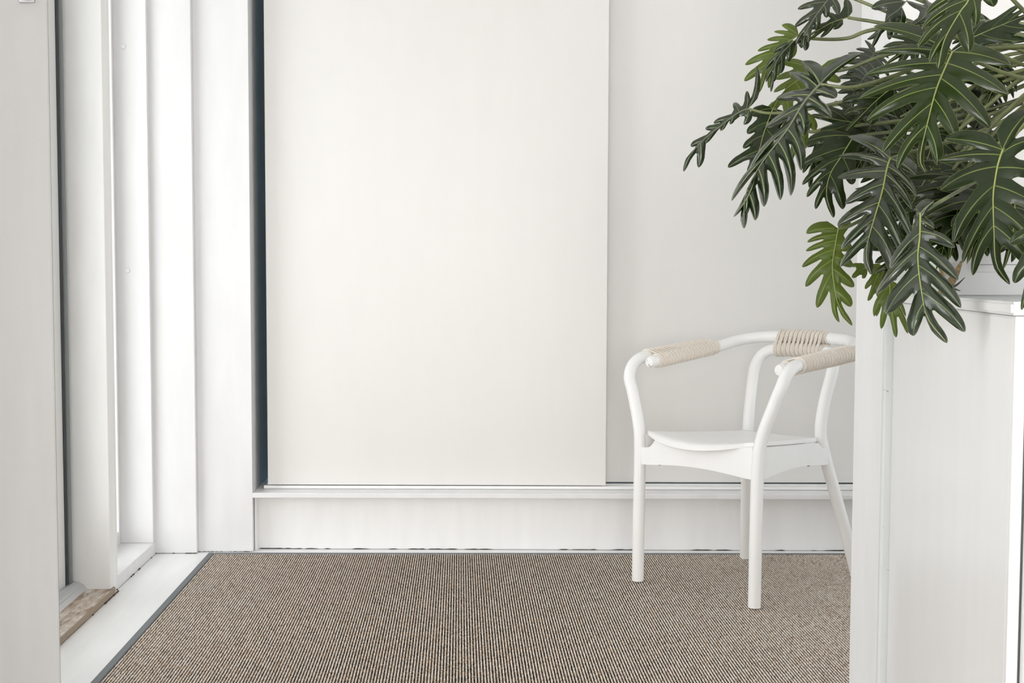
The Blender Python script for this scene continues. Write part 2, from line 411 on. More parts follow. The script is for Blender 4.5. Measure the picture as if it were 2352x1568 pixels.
tag(box('sliding_panel', (0.30, 2.6, 4.545, 4.568, 0.2105, ZC - 0.03), M['panel'], bev=0.002, f=bw),
    'recessed cream sliding panel behind the white chair', 'sliding panel')
structure(box('wall_behind_panels', (-0.5, 3.1, 4.60, 4.70, 0.0, ZC), M['void'], f=bw))
# ragged dark joints where walls meet the painted floor
rnd = random.Random(4)
def crack(name, a, b, wmax, off, n=70, gap=0.25):
    bm = bmesh.new(); a, b = Vector(a), Vector(b); d_ = (b - a); t = d_.normalized(); s = Vector((-t.y, t.x, 0)) * off
    prev = None; on = True
    for i in range(n + 1):
        p = a + d_ * (i / n)
        if rnd.random() < gap: on = not on
        wd_ = wmax * (0.35 + 0.40 * rnd.random()) if on else wmax * 0.08
        q = [bm.verts.new(p + Vector((0, 0, 0.0006))), bm.verts.new(p + s * wd_ + Vector((0, 0, 0.0006))), bm.verts.new(p + Vector((0, 0, 0.0006 + wd_ * 0.9)))]
        if prev:
            bm.faces.new((prev[0], prev[1], q[1], q[0])); bm.faces.new((prev[1], prev[2], q[2], q[1]))
        prev = q
    o = obj(name, bm, M['crack']); o['kind'] = 'structure'; return o
crack('trim_9', (-0.962, 4.36, 0), (-0.836, 4.3605, 0), 0.004, -1, 60, 0.1)
crack('trim_10', (-0.835, 4.388, 0), (-0.66, 4.3885, 0), 0.003, -1, 40, 0.3)
crack('trim_11', bw(-0.64, 4.4395, 0), bw(1.6, 4.4395, 0), 0.0045, -1, 170, 0.25)
crack('trim_12', (-0.9695, 3.84, 0), (-0.9695, 4.36, 0), 0.005, -1, 110, 0.06)
crack('trim_13', (-0.9618, 2.3, 0), (-0.9618, 3.83, 0), 0.005, -1, 200, 0.03)

# partition on the right with its jamb board
structure(box('wall_partition', (0.803, 3.1, 2.505, 2.67, 0.0, ZC), M['partition']))
structure(box('trim_14', (0.800, 0.816, 2.500, 2.680, 0.0, ZC), M['partition'], bev=0.002))

# ------------------------------------------------------------------ rug
RX0, RX1, RY0, RY1 = -0.800, 1.56, 2.745, 4.330
rug = thing('rug', 'large ribbed brown and cream woven rug with a grey bound edge', 'rug', (RX0, RY0, 0.0), -0.005)
RW, RL = RX1 - RX0, RY1 - RY0
box('backing', (0.002, RW - 0.002, 0.002, RL - 0.002, 0.0006, 0.0045), M['binding'], rug)
for dims in ((0, 0.019, 0, RL), (RW - 0.019, RW, 0, RL), (0.019, RW - 0.019, RL - 0.019, RL), (0.019, RW - 0.019, 0, 0.019)):
    box('binding', (*dims, 0.0004, 0.0105), M['binding'], rug, 0.003)
def make_pile_mesh():
    rng = np.random.default_rng(3)
    x0, x1, y0, y1 = 0.018, RW - 0.018, 0.018, RL - 0.018
    nr = int((x1 - x0) / RIB)
    ox = np.array([0.0, 0.25, 0.39, 0.61, 0.75]); hh = np.array([0.0, 0.25, 1.0, 1.0, 0.25])
    ys = np.arange(y0, y1, 0.0037); ny = len(ys)
    ph = rng.random(nr)
    white = ph
    i0 = np.ceil(x0 / RIB)
    cols_x = ((i0 + np.arange(nr))[:, None] + ox[None, :]).reshape(-1) * RIB
    rib = np.repeat(np.arange(nr), 5); hcol = np.tile(hh, nr)
    loop = np.abs(np.sin(np.pi * (ys[None, :] / LOOP + ph[rib][:, None])))
    amp = 0.84 + 0.12 * loop + np.clip(rng.normal(0, 0.07, (len(rib), ny)), -0.12, 0.12)
    Z = 0.0048 + 0.0056 * hcol[:, None] * amp
    X = cols_x[:, None] + rng.normal(0, 0.00035, (len(rib), ny)) + 0.0007 * np.sin(2 * np.pi * ys[None, :] / LOOP * 0.5 + 6 * ph[rib][:, None]) * (hcol[:, None] > 0.3)
    Y = np.broadcast_to(ys[None, :], X.shape)
    V = np.stack([X, Y, Z], -1).reshape(-1, 3).astype(np.float32)
    nc = len(rib)
    a = (np.arange(nc - 1)[:, None] * ny + np.arange(ny - 1)[None, :]).reshape(-1)
    Q = np.stack([a, a + ny, a + ny + 1, a + 1], -1).astype(np.int32)
    me = bpy.data.meshes.new('pile')
    me.vertices.add(len(V)); me.vertices.foreach_set('co', V.ravel())
    me.loops.add(Q.size); me.loops.foreach_set('vertex_index', Q.ravel())
    me.polygons.add(len(Q)); me.polygons.foreach_set('loop_start', np.arange(0, Q.size, 4, dtype=np.int32))
    me.update(); me.validate()
    return me
pile = link('pile', make_pile_mesh(), M['pile'], rug, True); pile['kind'] = 'stuff'

# ------------------------------------------------------------------ chair (local x across, y to the back, z up)
KB = Vector((0.766, 0.643))
ch = thing('armchair', 'white bentwood armchair with cotton rope wrapped arms and back', 'chair', (0.6786, 3.755, 0.0004), math.atan2(-0.766, 0.643))
TR = 0.0172
RZ = lambda y: 0.651 + 0.108 * max(0, y - 0.06) ** 1.0 + 0.05 * max(0, y - 0.35)
for s in (-1, 1):
    p = spline([(s * 0.2105, 0, 0.0112), (s * 0.2105, 0.002, 0.20), (s * 0.2115, 0.006, 0.40), (s * 0.222, 0.010, 0.475), (s * 0.252, 0.018, 0.560), (s * 0.270, 0.022, 0.605), (s * 0.274, 0.040, 0.640), (s * 0.272, 0.075, 0.661), (s * 0.270, 0.13, 0.667), (s * 0.2685, 0.26, 0.678), (s * 0.266, 0.382, 0.690)], 6)
    tube('leg', p, TR, M['chair'], ch, 18)
    p = spline([(s * 0.2045, 0.496, 0.0158), (s * 0.176, 0.460, 0.18), (s * 0.140, 0.415, 0.38), (s * 0.130, 0.406, 0.455), (s * 0.133, 0.420, 0.54), (s * 0.139, 0.444, 0.62), (s * 0.130, 0.463, 0.658), (s * 0.105, 0.478, 0.677), (s * 0.06, 0.488, 0.682), (s * 0.004, 0.492, 0.683)], 6)
    tube('leg', p, TR, M['chair'], ch, 18)
half = [(0.2315, 0.072), (0.2325, 0.14), (0.2325, 0.26), (0.229, 0.37), (0.206, 0.445), (0.16, 0.488), (0.09, 0.504), (0.0, 0.508)]
def railz(x, y):
    return 0.651 + 0.115 * (y - 0.072) + 0.018 * max(0.0, min(1.0, (y - 0.37) / 0.138))
rail_pts = [(-x, y, railz(x, y)) for x, y in half] + [(x, y, railz(x, y)) for x, y in half[-2::-1]]
rail = tube('arm_rail', spline(rail_pts, 6), TR, M['chair'], ch, 18)
for s in (-1, 1):
    bm = bmesh.new()
    bmesh.ops.create_cone(bm, cap_ends=True, segments=20, radius1=TR + 0.0004, radius2=TR - 0.003, depth=0.012, matrix=Matrix.Translation((s * 0.2315, 0.070, railz(0.2315, 0.070))) @ Matrix.Rotation(R90 + 0.11, 4, 'X'))
    obj('end_cap', bm, M['chairworn'], rail)
# seat: saddle-shaped plate
def seat_z(x, y):
    return 0.452 - 0.055 * max(y, 0) + 0.30 * (x * x) - 0.006 + 0.05 * max(0, y) ** 2 - 0.004 * (1 - (x / 0.2) ** 2)
def seat_half(y):                                   # half width of the plate
    t = max(0, min(1, y / 0.40)); return 0.192 - 0.062 * t
bm = bmesh.new(); NXS, NYS = 18, 16
top = []; bot = []
for j in range(NYS + 1):
    rt, rb = [], []
    for i in range(NXS + 1):
        a = -1 + 2 * i / NXS
        yf = -0.052 * (1 - a * a) ** 0.8 + 0.014; yb = 0.395 + 0.03 * (1 - a * a)
        y = yf + (yb - yf) * j / NYS
        x = a * seat_half(max(0, y))
        z = seat_z(x, y) - 0.012 * max(0, -y / 0.05)
        rt.append(bm.verts.new((x, y, z))); rb.append(bm.verts.new((x, y, z - 0.011)))
    top.append(rt); bot.append(rb)
for j in range(NYS):
    for i in range(NXS):
        bm.faces.new((top[j][i], top[j][i + 1], top[j + 1][i + 1], top[j + 1][i]))
        bm.faces.new((bot[j][i], bot[j + 1][i], bot[j + 1][i + 1], bot[j][i + 1]))
for j in range(NYS):
    bm.faces.new((top[j][0], top[j + 1][0], bot[j + 1][0], bot[j][0])); bm.faces.new((top[j][NXS], bot[j][NXS], bot[j + 1][NXS], top[j + 1][NXS]))
for i in range(NXS):
    bm.faces.new((top[0][i], bot[0][i], bot[0][i + 1], top[0][i + 1])); bm.faces.new((top[NYS][i], top[NYS][i + 1], bot[NYS][i + 1], bot[NYS][i]))
seat = obj('seat', bm, M['chair'], ch)
seat.data.polygons.foreach_set('use_smooth', [i < NXS * NYS * 2 for i in range(len(seat.data.polygons))])
# aprons with round shoulders and an arched lower edge
def apron(a, b, ztop_fn, thick=0.020, notch=(1, 1)):
    a, b = Vector(a), Vector(b); d_ = b - a; L = d_.length; t = d_ / L; nrm = Vector((-t.y, t.x))
    bm = bmesh.new(); fr, bk = [], []
    N = 44
    for k in range(N + 1):
        q = k / N; e = min(q if notch[0] else 9, (1 - q) if notch[1] else 9) * L
        sh = min(1, max(0, (e - 0.026) / 0.032)) ** 1.8
        p = a + d_ * q
        zt = 0.408 + (ztop_fn(p.x, p.y) - 0.408) * sh
        zb = 0.357 + 0.012 * (1 - (2 * q - 1) ** 2) ** 1.5
        for lst, off in ((fr, -thick / 2), (bk, thick / 2)):
            pp = p + nrm * off
            lst.append((bm.verts.new((pp.x, pp.y, zt)), bm.verts.new((pp.x, pp.y, zb))))
    for k in range(N):
        bm.faces.new((fr[k][0], fr[k + 1][0], fr[k + 1][1], fr[k][1])); bm.faces.new((bk[k][0], bk[k][1], bk[k + 1][1], bk[k + 1][0]))
        bm.faces.new((fr[k][0], bk[k][0], bk[k + 1][0], fr[k + 1][0])); bm.faces.new((fr[k][1], fr[k + 1][1], bk[k + 1][1], bk[k][1]))
    for k in (0, N): bm.faces.new((fr[k][0], fr[k][1], bk[k][1], bk[k][0]))
    return obj('apron', bm, M['chair'], ch)
under = lambda x, y: seat_z(x, y) - 0.0115
apron((-0.200, 0.006), (0.200, 0.006), under, notch=(1, 0))
for s in (-1, 1): apron((s * 0.205, 0.018), (s * 0.146, 0.406), lambda x, y: under(x * 0.88, y), notch=(0, 1))
apron((-0.125, 0.395), (0.125, 0.395), under)
for (x, y) in ((-0.135, 0.006), (0.164, 0.30), (-0.164, 0.30)):
    bm = bmesh.new(); bmesh.ops.create_uvsphere(bm, u_segments=14, v_segments=8, radius=0.0052, matrix=Matrix.Translation((x, y, 0.3632 if abs(x) < 0.14 else 0.3660)) @ Matrix.Diagonal((1, 1, 0.8, 1)))
    obj('bolt', bm, M['bolt'], ch, True)
# rope lashings: one cord in figures of eight round two tubes
def lashing(pa, pb, turns, hint, rr=0.0023, R=TR + 0.0018, group=3, plain=(0.55, 1.5)):
    """pa, pb: functions t in 0..1 -> centre of each tube"""
    pts = []; SEG = 28
    for k in range(int(turns * SEG) + 1):
        f = k / SEG; cyc = math.floor(f); ph = f - cyc
        t = f / turns
        a, b = pa(t), pb(t)
        tang = (pa(min(1, t + 0.02)) - pa(max(0, t - 0.02))).normalized()
        e = (b - a); e = (e - tang * e.dot(tang)).normalized(); nrm = tang.cross(e)
        th = 2 * math.pi * ph
        # lemniscate: first half round tube a, second half round tube b
        if ph < 0.5:
            g = ph / 0.5; ang = math.radians(26) + g * math.radians(308); c = a; p = c + (e * math.cos(ang) + nrm * math.sin(ang)) * R
        else:
            g = (ph - 0.5) / 0.5; ang = math.radians(154) - g * math.radians(308); c = b; p = c + (e * math.cos(ang) + nrm * math.sin(ang)) * R
        # bunch the crossings in threes, which leaves the row of small slots
        cen = min(g, 1 - g); wgt = max(0, 1 - cen / 0.16)
        gcen = (math.floor(f / group) + 0.5) * group
        p = p + tang * ((gcen - f) * 0.45 * wgt * (pa(1) - pa(0)).length / turns)
        pts.append(p)
    bm = bmesh.new(); add_tube(bm, pts, rr, 6)
    # plain turns round both tubes, laid in pairs with a slot between the pairs
    g_ = 0
    while (g_ + 1) * group < turns - 0.5:
        for j in plain:
            t = (g_ * group + j) / turns; a, b = pa(t), pb(t)
            tang = (pa(min(1, t + 0.02)) - pa(max(0, t - 0.02))).normalized()
            e = b - a; e = (e - tang * e.dot(tang)).normalized(); nrm = tang.cross(e); R2 = R + rr * 1.1
            loop = [a + (e * math.cos(q) + nrm * math.sin(q)) * R2 for q in [math.radians(90 + 18 * k) for k in range(11)]]
            loop += [b + (e * math.cos(q) + nrm * math.sin(q)) * R2 for q in [math.radians(-90 + 18 * k) for k in range(11)]]
            loop += loop[:2]
            add_tube(bm, [p + tang * 0.0004 * math.sin(k) for k, p in enumerate(loop)], rr * 1.05, 6)
        g_ += 1
    o = obj('rope_lashing', bm, M['rope'], ch, True); o['kind'] = 'stuff'
    o['label'] = hint
    return o
def lerp_path(pts):
    pts = [Vector(p) for p in pts]; cum = [0]
    for a, b in zip(pts, pts[1:]): cum.append(cum[-1] + (b - a).length)
    def f(t):
        d_ = t * cum[-1]
        for i in range(1, len(pts)):
            if d_ <= cum[i] + 1e-9: return pts[i - 1].lerp(pts[i], (d_ - cum[i - 1]) / (cum[i] - cum[i - 1]))
        return pts[-1].copy()
    return f
for s in (-1, 1):
    rl = lerp_path([(s * 0.2325, y, railz(0.23, y)) for y in (0.094, 0.16, 0.26, 0.372)])
    lg = lerp_path([(s * 0.2715, 0.094, 0.664), (s * 0.2698, 0.16, 0.670), (s * 0.2685, 0.26, 0.678), (s * 0.2662, 0.372, 0.6892)])
    lashing(rl, lg, 60, 'cotton rope lashing on the arm', plain=(1.0,))
rl = lerp_path([(x, 0.508 - 0.5 * x * x, railz(0, 0.508 - 0.5 * x * x)) for x in (-0.088, -0.04, 0, 0.04, 0.088)])
lg = lerp_path([(x, 0.492 - 1.1 * x * x, 0.683 - 0.35 * x * x) for x in (-0.088, -0.04, 0, 0.04, 0.088)])
lashing(rl, lg, 34, 'cotton rope lashing in the middle of the back')

# ------------------------------------------------------------------ cabinet on the right
ca = math.atan2(0.78, 0.135) - R90                 # its left side runs back and a little to the right
CW, CDP, CZ = 0.60, 0.79, 0.8765
cabr = thing('cabinet', 'white enamelled metal cabinet with a lipped lid under the leafy plant', 'cabinet', (0.539, 1.30, 0.0), ca)
box('body', (0.0035, CW - 0.0035, 0.012, CDP - 0.012, 0.05, CZ - 0.0135), M['cab'], cabr, 0.003)
box('plinth', (0.03, CW - 0.03, 0.04, CDP - 0.03, 0.0, 0.05), M['gasket'], cabr)
bm = bmesh.new(); add_box(bm, -0.002, CW + 0.002, -0.004, CDP, CZ - 0.013, CZ)
bmesh.ops.recalc_face_normals(bm, faces=bm.faces)
bmesh.ops.bevel(bm, geom=list(bm.edges), offset=0.0025, segments=2, affect='EDGES')
obj('lid', bm, M['cab'], cabr)
box('lid_top', (0.004, CW - 0.004, 0.003, CDP - 0.006, CZ - 0.001, CZ + 0.0004), M['cabtop'], cabr)
box('front_post', (0.003, 0.0135, 0.0, 0.012, 0.05, CZ - 0.0135), M['cab'], cabr, 0.0015)
box('seal', (0.0135, CW - 0.0135, 0.002, 0.012, 0.05, CZ - 0.0135), M['gasket'], cabr)
box('door', (0.0155, CW - 0.002, -0.018, 0.004, 0.06, CZ - 0.022), M['cab'], cabr, 0.003)
box('back_post', (-0.010, 0.01, CDP - 0.011, CDP + 0.004, 0.05, CZ - 0.014), M['cabgrey'], cabr, 0.004)

# ------------------------------------------------------------------ planter with a recessed front
PL = thing('planter', 'white box planter with a rounded recessed front standing on the cabinet', 'planter', (0.656, 1.81, CZ + 0.0004))
PLX, PLY, PLZ = 0.36, 0.20, 0.112
bm = bmesh.new()
add_box(bm, 0, PLX, 0.012, PLY, 0, 0.008)
add_box(bm, 0, 0.008, 0.012, PLY, 0.008, PLZ); add_box(bm, PLX - 0.008, PLX, 0.012, PLY, 0.008, PLZ)
add_box(bm, 0.008, PLX - 0.008, PLY - 0.008, PLY, 0.008, PLZ); add_box(bm, 0.008, PLX - 0.008, 0.012, 0.018, 0.008, PLZ)
obj('body', bm, M['planter'], PL)
def rrect(x0, x1, z0, z1, r, n=6):
    out = []
    for cx, cz, a0 in ((x1 - r, z1 - r, 0), (x0 + r, z1 - r, 90), (x0 + r, z0 + r, 180), (x1 - r, z0 + r, 270)):
        for k in range(n + 1):
            a = math.radians(a0 + 90 * k / n); out.append((cx + r * math.cos(a), cz + r * math.sin(a)))
    return out
inn = rrect(0.031, PLX - 0.031, 0.030, PLZ - 0.014, 0.009); n_ = len(inn)
out = rrect(0.0, PLX, 0.0, PLZ, 0.004)
bm = bmesh.new()
vi = [bm.verts.new((x, 0, z)) for x, z in inn]; vo = [bm.verts.new((x, 0, z)) for x, z in out]
vb = [bm.verts.new((x * 0.99 + 0.0018, 0.008, z * 0.98 + 0.0012)) for x, z in inn]; vob = [bm.verts.new((x, 0.0125, z)) for x, z in out]
for k in range(n_):
    j = (k + 1) % n_
    bm.faces.new((vi[k], vi[j], vo[j], vo[k])); bm.faces.new((vi[k], vb[k], vb[j], vi[j])); bm.faces.new((vo[k], vo[j], vob[j], vob[k]))
bm.faces.new(vb)
obj('recessed_front', bm, M['planter'], PL)
bm = bmesh.new()
for dims in ((0.048, PLX - 0.048, 0.040, 0.0406), (0.048, 0.0486, 0.040, PLZ - 0.03), (PLX - 0.0486, PLX - 0.048, 0.040, PLZ - 0.03)):
    add_box(bm, dims[0], dims[1], 0.0072, 0.0082, dims[2], dims[3])
obj('panel_seam', bm, M['gasket'], PL)
box('soil', (0.008, PLX - 0.008, 0.018, PLY - 0.008, 0.008, PLZ - 0.018), M['soil'], PL)

# ------------------------------------------------------------------ philodendron
plant = thing('philodendron', 'large dark green plant with deeply lobed glossy leaves spilling over the cabinet', 'plant', (0.885, 1.90, CZ + PLZ - 0.016))
PO = Vector(plant.location)
CROWN = at(2505, 85, 1.90)
_cr = random.Random(9)
def crown():                                        # petioles leave the trunk at staggered heights and sides
    return CROWN + Vector((_cr.uniform(-0.008, 0.016), _cr.uniform(-0.016, 0.012), _cr.uniform(-0.055, 0.012)))
YB = [0.0, 0.05, 0.15, 0.28, 0.43, 0.60]
TH = [128, 98, 80, 65, 53, 42]
LE = [0.42, 0.58, 0.62, 0.58, 0.48, 0.33]
TS = [0.0, 0.13, 0.26, 0.40, 0.40 + 0.04, 0.52, 0.63, 0.74, 0.83, 0.90, 0.945, 0.975, 0.992, 1.0]
WS = [-1, -0.6, -0.2, 0, 0.2, 0.6, 1]

def leaf_data(seed, n, wl, wr, sinus, bend, fold, droop, cup, swing, twist, jit, curl):
    """vertices of one lobed blade of unit length, its quads, and vein / margin distances"""
    rn = random.Random(seed)
    n = min(n, 6); idx = list(range(6))[6 - n:]
    yb = [YB[i] for i in idx]; y00 = yb[0]
    yb = [(y - y00) / (1 - y00) * 1.0 for y in yb]
    th0 = [TH[i] for i in idx]; le0 = [LE[i] for i in idx]
    V, Q, VE, ED = [], [], [], []
    def bendmap(x, y, z):
        z = z + fold * abs(x) - droop * x * x
        k = bend
        if abs(k) > 1e-4:
            ph = k * y; Y = math.sin(ph) / k; Z = -(1 - math.cos(ph)) / k
        else:
            ph = 0; Y = y; Z = 0
        P = Vector((x + swing * 4 * y * (1 - y), Y + z * math.sin(ph), Z + z * math.cos(ph)))
        if twist:
            a = twist * y; c, s_ = math.cos(a), math.sin(a)
            P = Vector((P.x * c - P.z * s_, P.y, P.x * s_ + P.z * c))
        return P
    def dirv(side, a): return Vector((side * math.sin(a), math.cos(a)))
    sinL = {}
    lob = {}
    for side, sc in ((1, wl), (-1, wr)):
        L = []
        for i in range(n):
            th = math.radians(th0[i] + rn.gauss(0, 4 * jit)); e = le0[i] * sc * (1 + rn.gauss(0, 0.10 * jit))
            kap = math.radians(32 + (16 if th0[i] > 95 else 0)) * curl * (1 + rn.gauss(0, 0.3 * jit))
            def Cf(t, th=th, e=e, kap=kap, y=yb[i], side=side):
                p = Vector((0, y)); m_ = 8
                for q in range(m_):
                    tt = t * (q + 0.5) / m_; p = p + dirv(side, th - kap * tt) * (e * t / m_)
                return p
            def Df(t, th=th, kap=kap, side=side): return dirv(side, th - kap * t)
            L.append((Cf, Df, e, rn.gauss(0, 1) * jit, rn.uniform(0.88, 1.1)))
        lob[side] = L
    ts = TS[3]
    sin_ = {}
    yterm = yb[-1] + (1 - yb[-1]) * 0.38
    Ct = lambda t: Vector((0, yterm + (1 - yterm) * t))
    for side in (1, -1):
        L = lob[side]
        s_ = []
        for i in range(n):
            c1 = L[i][0](sinus)
            c2 = L[i + 1][0](sinus) if i + 1 < n else Ct(0.25)
            s_.append((Vector((0, (yb[i] + (yb[i + 1] if i + 1 < n else yterm)) / 2)), (c1 + c2) / 2))
        sin_[side] = s_
    def ribbon(Cf, Df, side, low, up, e, nz, wsc, lobe_i, terminal=False):
        base = len(V)
        sn = sinus if not terminal else 0.25
        tl = [t / ts * sn if t <= ts else sn + (t - ts) / (1 - ts) * (1 - sn) for t in TS]
        cS = Cf(sn); dS = Df(sn)
        nS = Vector((-dS.y, dS.x)) * side           # towards the tip side
        def edge(t, which):
            m_S = up if which > 0 else low
            if t <= sn + 1e-6:
                if m_S is None:
                    q = t / sn; d_ = Df(t); nn = Vector((-d_.y, d_.x)) * side
                    return Cf(t) - nn * (0.055 * wsc * min(1, q * 1.6)), 0.0
                return m_S[0].lerp(m_S[1], t / sn), 1.0
            tp = (t - sn) / (1 - sn)
            d_ = Df(t); nn = Vector((-d_.y, d_.x)) * side
            if m_S is None: h0, al = -0.055 * wsc, 0.0
            else:
                v = m_S[1] - cS; h0 = v.dot(nS); al = v.dot(dS)
            q = min(1, tp / 0.16); q = q * q * (3 - 2 * q)
            g = (1 - 0.20 * q) * (max(0.0, 1 - tp ** 2.6)) ** 0.8
            hw = h0 * g
            lim = 0.085 * wsc * (1.25 if terminal else 1)
            hw = math.copysign(min(abs(hw), lim * (max(0.0, 1 - tp ** 2.3)) ** 0.85 + (abs(h0) * g) * (1 - q)), hw) if abs(hw) > lim * 0.999 * max(0.0, 1 - tp ** 2.3) ** 0.85 else hw
            return Cf(t) + nn * hw + d_ * (al * (1 - q)), 0.0
        for t in tl:
            c = Cf(t); (a, wa), (b, wb) = edge(t, -1), edge(t, 1)
            tp = max(0, (t - sn) / (1 - sn)); tq = min(1, t / sn)
            for w_ in WS:
                o = a if w_ < 0 else b
                p = c.lerp(o, abs(w_))
                hw = (o - c).length
                z = -cup * (abs(w_) ** 2) * tq * 0.5 + nz * 0.035 * tp * tp - 0.02 * tp * tp
                V.append(bendmap(p.x, p.y, z)); VE.append(abs(w_) * hw + 0.0045 * tp * 0.6)
                ED.append((1 - abs(w_)) * hw + (0.05 if (wa if w_ < 0 else wb) and t < sn - 1e-6 else 0.0))
        nw = len(WS)
        for r in range(len(tl) - 1):
            for k in range(nw - 1):
                q = (base + r * nw + k, base + r * nw + k + 1, base + (r + 1) * nw + k + 1, base + (r + 1) * nw + k)
                Q.append(q if side < 0 else q[::-1])
    for side in (1, -1):
        L = lob[side]
        for i in range(n):
            Cf, Df, e, nz, wsc = L[i]
            ribbon(Cf, Df, side, sin_[side][i - 1] if i > 0 else None, sin_[side][i], e, nz, wsc, i)
    # terminal lobe: its low side takes the left sinus, its up side the right one
    base = len(V); sn = 0.25
    tl = [t / ts * sn if t <= ts else sn + (t - ts) / (1 - ts) * (1 - sn) for t in TS]
    for t in tl:
        c = Ct(t); tp = max(0, (t - sn) / (1 - sn)); tq = min(1, t / sn)
        for w_ in WS:
            m_, S = sin_[1 if w_ > 0 else -1][-1]
            if t <= sn: o = m_.lerp(S, t / sn)
            else:
                v = S - Ct(sn); q = min(1, tp / 0.2); q = q * q * (3 - 2 * q)
                g = (1 - 0.15 * q) * max(0, 1 - tp ** 1.9) ** 0.9
                o = c + Vector((v.x * g, v.y * (1 - q)))
            p = c.lerp(o, abs(w_)); hw = (o - c).length
            V.append(bendmap(p.x, p.y, -cup * w_ * w_ * tq * 0.5)); VE.append(abs(p.x)); ED.append((1 - abs(w_)) * hw + (0.05 if t < sn - 1e-6 else 0))
    nw = len(WS)
    for r in range(len(tl) - 1):
        for k in range(nw - 1):
            Q.append((base + r * nw + k, base + (r + 1) * nw + k, base + (r + 1) * nw + k + 1, base + r * nw + k + 1))
    rib = [bendmap(0, 0.985 * k / 14, 0.004) for k in range(15)]
    tip = bendmap(0, 1, 0)
    a = math.atan2(tip.z, tip.y); sc = 1 / tip.length; Rm = Matrix.Rotation(-a, 3, 'X')
    return [Rm @ v * sc for v in V], Q, VE, ED, [Rm @ v * sc for v in rib]

def leaf(base, tip, tone='dark', nrm=(0, -1, 0.35), n=8, wl=1.0, wr=1.0, sinus=0.36, bend=0.7, fold=0.12, droop=0.25, cup=0.03, swing=0.0, twist=0.0, jit=1.0, curl=1.0, seed=None, stem=None, ctrl=None, ribtone=None, sr=0.0027):
    leaf.k += 1
    b, t = at(*base), at(*tip); L = (t - b).length
    V, Q, VE, ED, rib = leaf_data(seed if seed is not None else leaf.k, n, wl, wr, sinus, bend, fold, droop, cup, swing, twist, jit, curl)
    y = (t - b) / L; nz = Vector(nrm); z = (nz - y * nz.dot(y)).normalized(); x = y.cross(z)
    T = lambda p: b + (x * p.x + y * p.y + z * p.z) * L - PO
    bm = bmesh.new()
    lv = bm.verts.layers.float.new('vein'); le = bm.verts.layers.float.new('edge')
    vs = []
    for p, a, e in zip(V, VE, ED):
        v = bm.verts.new(T(p)); v[lv] = a; v[le] = e; vs.append(v)
    for q in Q:
        try: bm.faces.new([vs[i] for i in q])
        except ValueError: pass
    bmesh.ops.remove_doubles(bm, verts=bm.verts, dist=L * 0.0008)
    bmesh.ops.dissolve_degenerate(bm, edges=bm.edges, dist=1e-6)
    me = bpy.data.meshes.new('leaf'); bm.to_mesh(me); bm.free()
    o = link('leaf', me, M[tone], plant, True)
    tube('midrib', [T(p) for p in rib], [L * (0.0078 - 0.0062 * k / 14) for k in range(15)], M[ribtone or ('rib' if tone in ('dark', 'mid') else 'ribdark' if tone == 'glossy' else 'rib')], o, 6)
    if stem is not False:
        cr = at(*stem) if stem else crown()
        pts = [b] + [at(*c) for c in (ctrl or [])] + [cr]
        if not ctrl:
            mid = b.lerp(cr, 0.5) + Vector((0, -0.05, 0.03)) * min(1.0, (cr - b).length / 0.2); pts = [b, mid, cr]
        sp = spline([p - PO for p in pts], 8)
        tube('petiole', sp, [sr * (0.8 + 0.5 * i / (len(sp) - 1)) for i in range(len(sp))], M['stem'], o, 8)
    return o
leaf.k = 0
def A(x, y): return (1560 + x / 2.97, y / 2.97)
def B(x, y): return (1560 + x / 2.97, 380 + y / 2.97)
def N(x, y): return (1900 + x / 5.204, y / 5.204)
def E(x, y): return (2080 + x / 5.6, 200 + y / 5.6)
def G(x, y): return (2080 + x / 5.228, 480 + y / 5.228)

